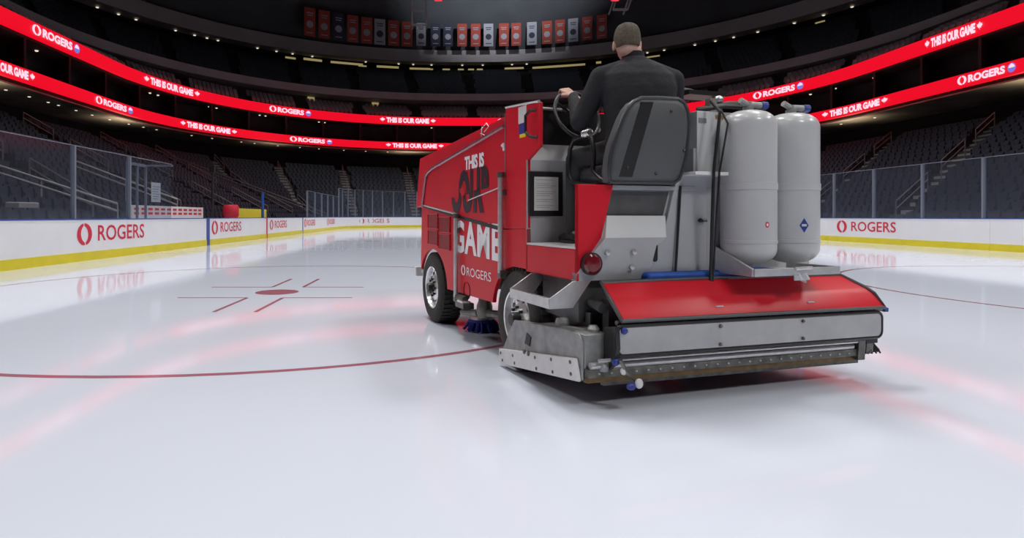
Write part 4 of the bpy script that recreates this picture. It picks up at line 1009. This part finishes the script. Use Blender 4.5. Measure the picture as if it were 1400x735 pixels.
# ---- gas tanks standing on the tray (things of their own)
def vpt(x, y, z): return VM @ Vector((x, y, z))
def gas_tank(x, y, h0, rz, label, red):
    p = vpt(x, y, h0); root = empty('gas_tank', p, TH+rz); tag(root, label, 'gas tank', 'white gas tanks')
    R0, H = 0.160, 0.95; pr = [(0.0,0.0)]
    for i in range(1, 9): a = PI/2*i/8; pr.append((R0*math.sin(a)**0.8, 0.10*(1-math.cos(a))))
    pr += [(R0,0.13),(R0+0.003,0.132),(R0+0.003,0.15),(R0,0.152),(R0,0.455),(R0+0.004,0.457),(R0+0.004,0.498),(R0,0.50)]
    for i in range(9): a = PI/2*i/8; pr.append((R0*max(0.0,math.cos(a))**0.75, H-0.10+0.10*math.sin(a)))
    b = MB(); b.lathe(pr, (0,0,0), n=56); b.build('cylinder', M['tank'], root)
    b = MB(); b.lathe([(0.03,H-0.005),(0.03,H+0.02),(0.02,H+0.02),(0.02,H+0.05),(0,H+0.05)], (0,0,0), n=16); b.tube([(0,0,H+0.035),(0.09,-0.01,H+0.035)], 0.02, 10); b.tube([(0,0,H+0.035),(-0.06,0.0,H+0.06)], 0.018, 10); b.build('valve', M['galv'], root)
    b = MB(); b.tube([(0.09,-0.01,H+0.035),(0.13,-0.015,H+0.035)], 0.024, 10); b.build('blue_cap', M['bluecap'], root)
    b = MB(); c = -math.cos(0.3)
    def ontank(ang, h, d=0.0012): return ((R0+d)*math.sin(ang), -(R0+d)*math.cos(ang), h)
    if red:
        g = disc(20); b.add([ontank(-0.10+(u-0.5)*0.17, 0.245+(v-0.5)*0.035) for u, v in g[0]], g[1]); o_ = b.build('round_sticker', M['decal_red'], root)
        b2 = MB(); b2.add([ontank(-0.10+(u-0.5)*0.09, 0.245+(v-0.5)*0.018, 0.0022) for u, v in g[0]], g[1]); b2.build('sticker_centre', M['white'], o_)
    else:
        b.add([ontank(-0.38,0.285), ontank(-0.55,0.24), ontank(-0.38,0.195), ontank(-0.21,0.24)], [(0,1,2,3)]); o_ = b.build('diamond_sticker', M['bluecap'], root)
        b2 = MB(); b2.add([ontank(-0.47,0.248,.0022), ontank(-0.47,0.234,.0022), ontank(-0.29,0.234,.0022), ontank(-0.29,0.248,.0022)], [(0,1,2,3)]); b2.build('sticker_text', M['paper'], o_)
gas_tank(1.14, -0.92, 0.7355+0.045, 0, 'left white gas tank with small round red sticker, on the tray behind the seat', True)
gas_tank(1.482, -0.92, 0.7355+0.045, 0, 'right white gas tank with blue diamond sticker, nearer the right boards', False)

# ================================================================== DRIVER
pb = Vector((0.53, -0.62, 1.40)); 
person = empty('person', vpt(*pb), TH)
tag(person, 'man in dark fleece seen from behind, short brown hair, seated and steering the red machine', 'person')
def cap_chain(mb, pts, rs, n=14):     # tapered limb with round joints, merged by remeshing
    pts = [Vector(p) for p in pts]
    for (a, ra), (c, rc) in zip(zip(pts, rs), list(zip(pts, rs))[1:]):
        k = 5; mb.tube([a.lerp(c, i/k) for i in range(k+1)], [ra+(rc-ra)*i/k for i in range(k+1)], n)
    for p, r in zip(pts, rs): mb.ball(p, r, n)
def torso(mb, rings, n=24):
    vs = []
    for c, rx, ry in rings:
        yw = -math.radians(18)*min(1.0, max(0.0, (c[2]-1.5)/0.4)); cy_, sy_ = math.cos(yw), math.sin(yw)
        for j in range(n):
            a = 2*PI*j/n; ca, sa = math.cos(a), math.sin(a)
            ex, ey = rx*math.copysign(abs(ca)**0.8, ca), ry*math.copysign(abs(sa)**0.85, sa)
            vs.append((c[0]+ex*cy_-ey*sy_, c[1]+ex*sy_+ey*cy_, c[2]))
    k = len(rings)
    mb.add(vs, [(i*n+j, i*n+(j+1) % n, (i+1)*n+(j+1) % n, (i+1)*n+j) for i in range(k-1) for j in range(n)]+[tuple(range(n))[::-1], tuple((k-1)*n+j for j in range(n))])
def remeshed(mb, name, m, parent, voxel, smooth=6):
    o = mb.build(name, m, None, smooth=0, off=pb)
    r = o.modifiers.new('r', 'REMESH'); r.mode = 'VOXEL'; r.voxel_size = voxel; r.use_smooth_shade = True
    s_ = o.modifiers.new('s', 'SMOOTH'); s_.iterations = smooth; s_.factor = 0.5
    dg = bpy.context.evaluated_depsgraph_get(); dg.update()
    me = bpy.data.meshes.new_from_object(o.evaluated_get(dg)); me.name = name
    o.modifiers.clear(); old = o.data; o.data = me; bpy.data.meshes.remove(old)
    for p in me.polygons: p.use_smooth = True
    if not me.materials: me.materials.append(m)
    o.parent = parent
    return o
SHL, ELL, WRL = (0.345,-0.54,1.955), (0.235,-0.46,1.685), (0.315,-0.285,1.865)
SHR, ELR, WRR = (0.765,-0.68,1.935), (0.835,-0.60,1.66), (0.76,-0.385,1.61)
HPL, KNL, ANL = (0.43,-0.60,1.485), (0.305,-0.30,1.455), (0.245,-0.36,1.00)
HPR, KNR, ANR = (0.63,-0.60,1.485), (0.66,-0.25,1.455), (0.62,-0.33,1.00)
TOR = [((0.53,-0.655,1.42),0.17,0.11),((0.53,-0.66,1.50),0.19,0.13),((0.535,-0.66,1.62),0.185,0.125),((0.54,-0.655,1.76),0.20,0.13),((0.545,-0.635,1.88),0.215,0.132),((0.545,-0.62,1.96),0.21,0.12),((0.548,-0.605,2.02),0.155,0.095),((0.55,-0.59,2.07),0.085,0.07),((0.552,-0.58,2.10),0.060,0.058)]
HC = Vector((0.520,-0.555,2.205))
b = MB(); torso(b, TOR)
cap_chain(b, [(0.55,-0.59,2.06),(0.548,-0.572,2.14)], [0.062,0.058])
HROT = Matrix.Rotation(math.radians(-28), 3, 'Z'); 
def hb(x, y, z_, rad, n=10): b.ball(HC+HROT @ Vector((x, y, z_)), rad, n, 0, HROT)
hb(0,0,0,(0.074,0.094,0.112),24); hb(0,0.035,-0.055,(0.055,0.062,0.065),18); hb(0,-0.02,0.01,(0.079,0.085,0.095),20); hb(0,-0.03,-0.05,(0.066,0.062,0.06),18)
hb(0,0.100,-0.018,(0.013,0.018,0.024)); hb(0,0.085,-0.065,(0.024,0.012,0.010)); hb(0,0.078,-0.098,(0.028,0.018,0.016))
for s_ in (-1, 1): hb(s_*0.082,-0.004,-0.030,(0.010,0.019,0.034),12); hb(s_*0.028,0.086,0.008,(0.017,0.010,0.008))
cap_chain(b, [SHL, ELL, WRL], [0.062,0.043,0.028]); cap_chain(b, [SHR, ELR, WRR], [0.062,0.043,0.028])
cap_chain(b, [HPL, KNL, ANL], [0.085,0.060,0.034]); cap_chain(b, [HPR, KNR, ANR], [0.085,0.060,0.034])
for an in (ANL, ANR): cap_chain(b, [an, (an[0]-0.005,an[1]+0.10,0.938)], [0.032,0.02])
def hand(mb, wr, rimdir, grip, mirror):
    # palm from wrist to the rim, four fingers curling over the rim, thumb from the side of the palm
    wr = Vector(wr); grip = Vector(grip); d = (grip-wr).normalized(); t = Vector(rimdir).normalized(); t = (t-d*t.dot(d)).normalized(); n = d.cross(t).normalized()
    if n.z < 0: n = -n
    kn = grip-d*0.012+n*0.018
    for k in range(4):
        q = kn+t*(0.033-0.022*k); cap_chain(mb, [wr.lerp(kn, 0.25)+t*(0.018-0.012*k), q], [0.015,0.0125], 8)
        L = (0.036,0.040,0.037,0.030)[k]
        p1 = q+d*L*0.85+n*0.004; p2 = p1+d*0.006-n*L*0.75; p3 = p2-d*0.020-n*0.008
        cap_chain(mb, [q, p1, p2, p3], [0.0105,0.0095,0.0088,0.0078], 8)
    th0 = wr.lerp(kn, 0.35)+t*0.026*mirror; th1 = th0+t*0.026*mirror+d*0.022; th2 = th1+d*0.034-n*0.014; 
    cap_chain(mb, [th0, th1, th2], [0.014,0.0115,0.0088], 8)
def rim(angle): a = math.radians(angle); return WC+(wu*math.cos(a)+wv*math.sin(a))*0.178, (-wu*math.sin(a)+wv*math.cos(a))
import itertools
best = min(range(0, 360, 3), key=lambda a: (rim(a)[0]-Vector((0.315,-0.25,1.93))).length)
gL, tL = rim(best); best2 = min(range(0, 360, 3), key=lambda a: (rim(a)[0]-Vector((0.53,-0.25,1.80))).length); gR, tR = Vector((0.74,-0.30,1.60)), Vector((1,0,0.1))
WRL = tuple(gL+Vector((0.022,-0.075,-0.045))); WRR = tuple(gR+Vector((0.02,-0.085,0.01)))
cap_chain(b, [ELL, WRL], [0.043,0.027]); cap_chain(b, [ELR, WRR], [0.043,0.027])
hand(b, WRL, tL, gL, 1); hand(b, WRR, tR, gR, -1)
body = remeshed(b, 'body', M['skin'], person, 0.0058, 3)
# hair cap: short hair from crown to nape, over the skull, ending above the neck
bm = bmesh.new(); bmesh.ops.create_uvsphere(bm, u_segments=40, v_segments=26, radius=1.0)
kill = []
for v in bm.verts:
    x, y, z_ = v.co; lim = -0.52 if y < 0.15 else (-0.52+(y-0.15)*1.6)
    if abs(x) > 0.8 and -0.3 < y < 0.3: lim = -0.05
    if z_ < lim: kill.append(v)
    e = 1.0/max(0.6, (abs(x)**3+abs(y)**3+abs(z_)**3)**(1/3.0)); e = 1+(e-1)*0.45
    v.co = Vector((x*0.084*e, y*0.098*e-0.006, z_*0.110*e+0.004+0.004*math.sin(7*x)*math.cos(5*y)))
bmesh.ops.delete(bm, geom=kill, context='VERTS')
me = bpy.data.meshes.new('hair'); bm.to_mesh(me); bm.free(); me.materials.append(M['hair'])
for p in me.polygons: p.use_smooth = True
ho = bpy.data.objects.new('hair', me); C.objects.link(ho); ho.parent = person; ho.location = HC-pb; ho.rotation_euler = (0, 0, math.radians(-28))
sd = ho.modifiers.new('thick', 'SOLIDIFY'); sd.thickness = 0.010; sd.offset = -1
# fleece
b = MB(); torso(b, [(c, rx+0.022, ry+0.022) for c, rx, ry in TOR[:-2]]+[((0.55,-0.592,2.068),0.090,0.080),((0.55,-0.588,2.092),0.074,0.068)])
cap_chain(b, [SHL, ELL, WRL], [0.080,0.062,0.040], 16); cap_chain(b, [SHR, ELR, WRR], [0.080,0.062,0.040], 16)
cap_chain(b, [(0.545,-0.61,2.03),SHL], [0.07,0.078], 16); cap_chain(b, [(0.55,-0.62,2.03),SHR], [0.07,0.078], 16)
remeshed(b, 'fleece_jacket', M['shirt'], person, 0.009, 5)
b = MB(); b.lathe([(0.064,2.085),(0.070,2.088),(0.069,2.125),(0.063,2.124)], (0.55,-0.578,0), n=28); b.build('collar', M['shirt'], person, off=pb)
# trousers
b = MB(); torso(b, [((0.53,-0.64,1.405),0.19,0.13),((0.53,-0.65,1.46),0.205,0.145),((0.53,-0.655,1.54),0.20,0.14)])
cap_chain(b, [HPL, KNL, (ANL[0],ANL[1],0.985)], [0.098,0.075,0.056], 16); cap_chain(b, [HPR, KNR, (ANR[0],ANR[1],0.985)], [0.098,0.075,0.056], 16)
remeshed(b, 'trousers', M['trouser'], person, 0.010, 5)
for an in (ANL, ANR):
    b = MB(); x, y = an[0], an[1]
    b.ball((x, y-0.03, 0.945), (0.042,0.055,0.045), 16); cap_chain(b, [(x,y-0.02,0.955),(x-0.003,y+0.06,0.94),(x-0.006,y+0.125,0.93)], [0.045,0.040,0.031]); cap_chain(b, [(x,y,0.95),(x,y,1.01)], [0.047,0.048])
    sh = remeshed(b, 'shoe', M['black'], person, 0.007, 4)
    b = MB(); b.prism([(x+0.045*math.cos(t)*(1-0.12*math.sin(t)), y+0.045+0.112*math.sin(t)) for t in [2*PI*i/24 for i in range(24)]], 'z', 0.8975, 0.918); b.build('sole', M['rubber'], sh, off=pb)
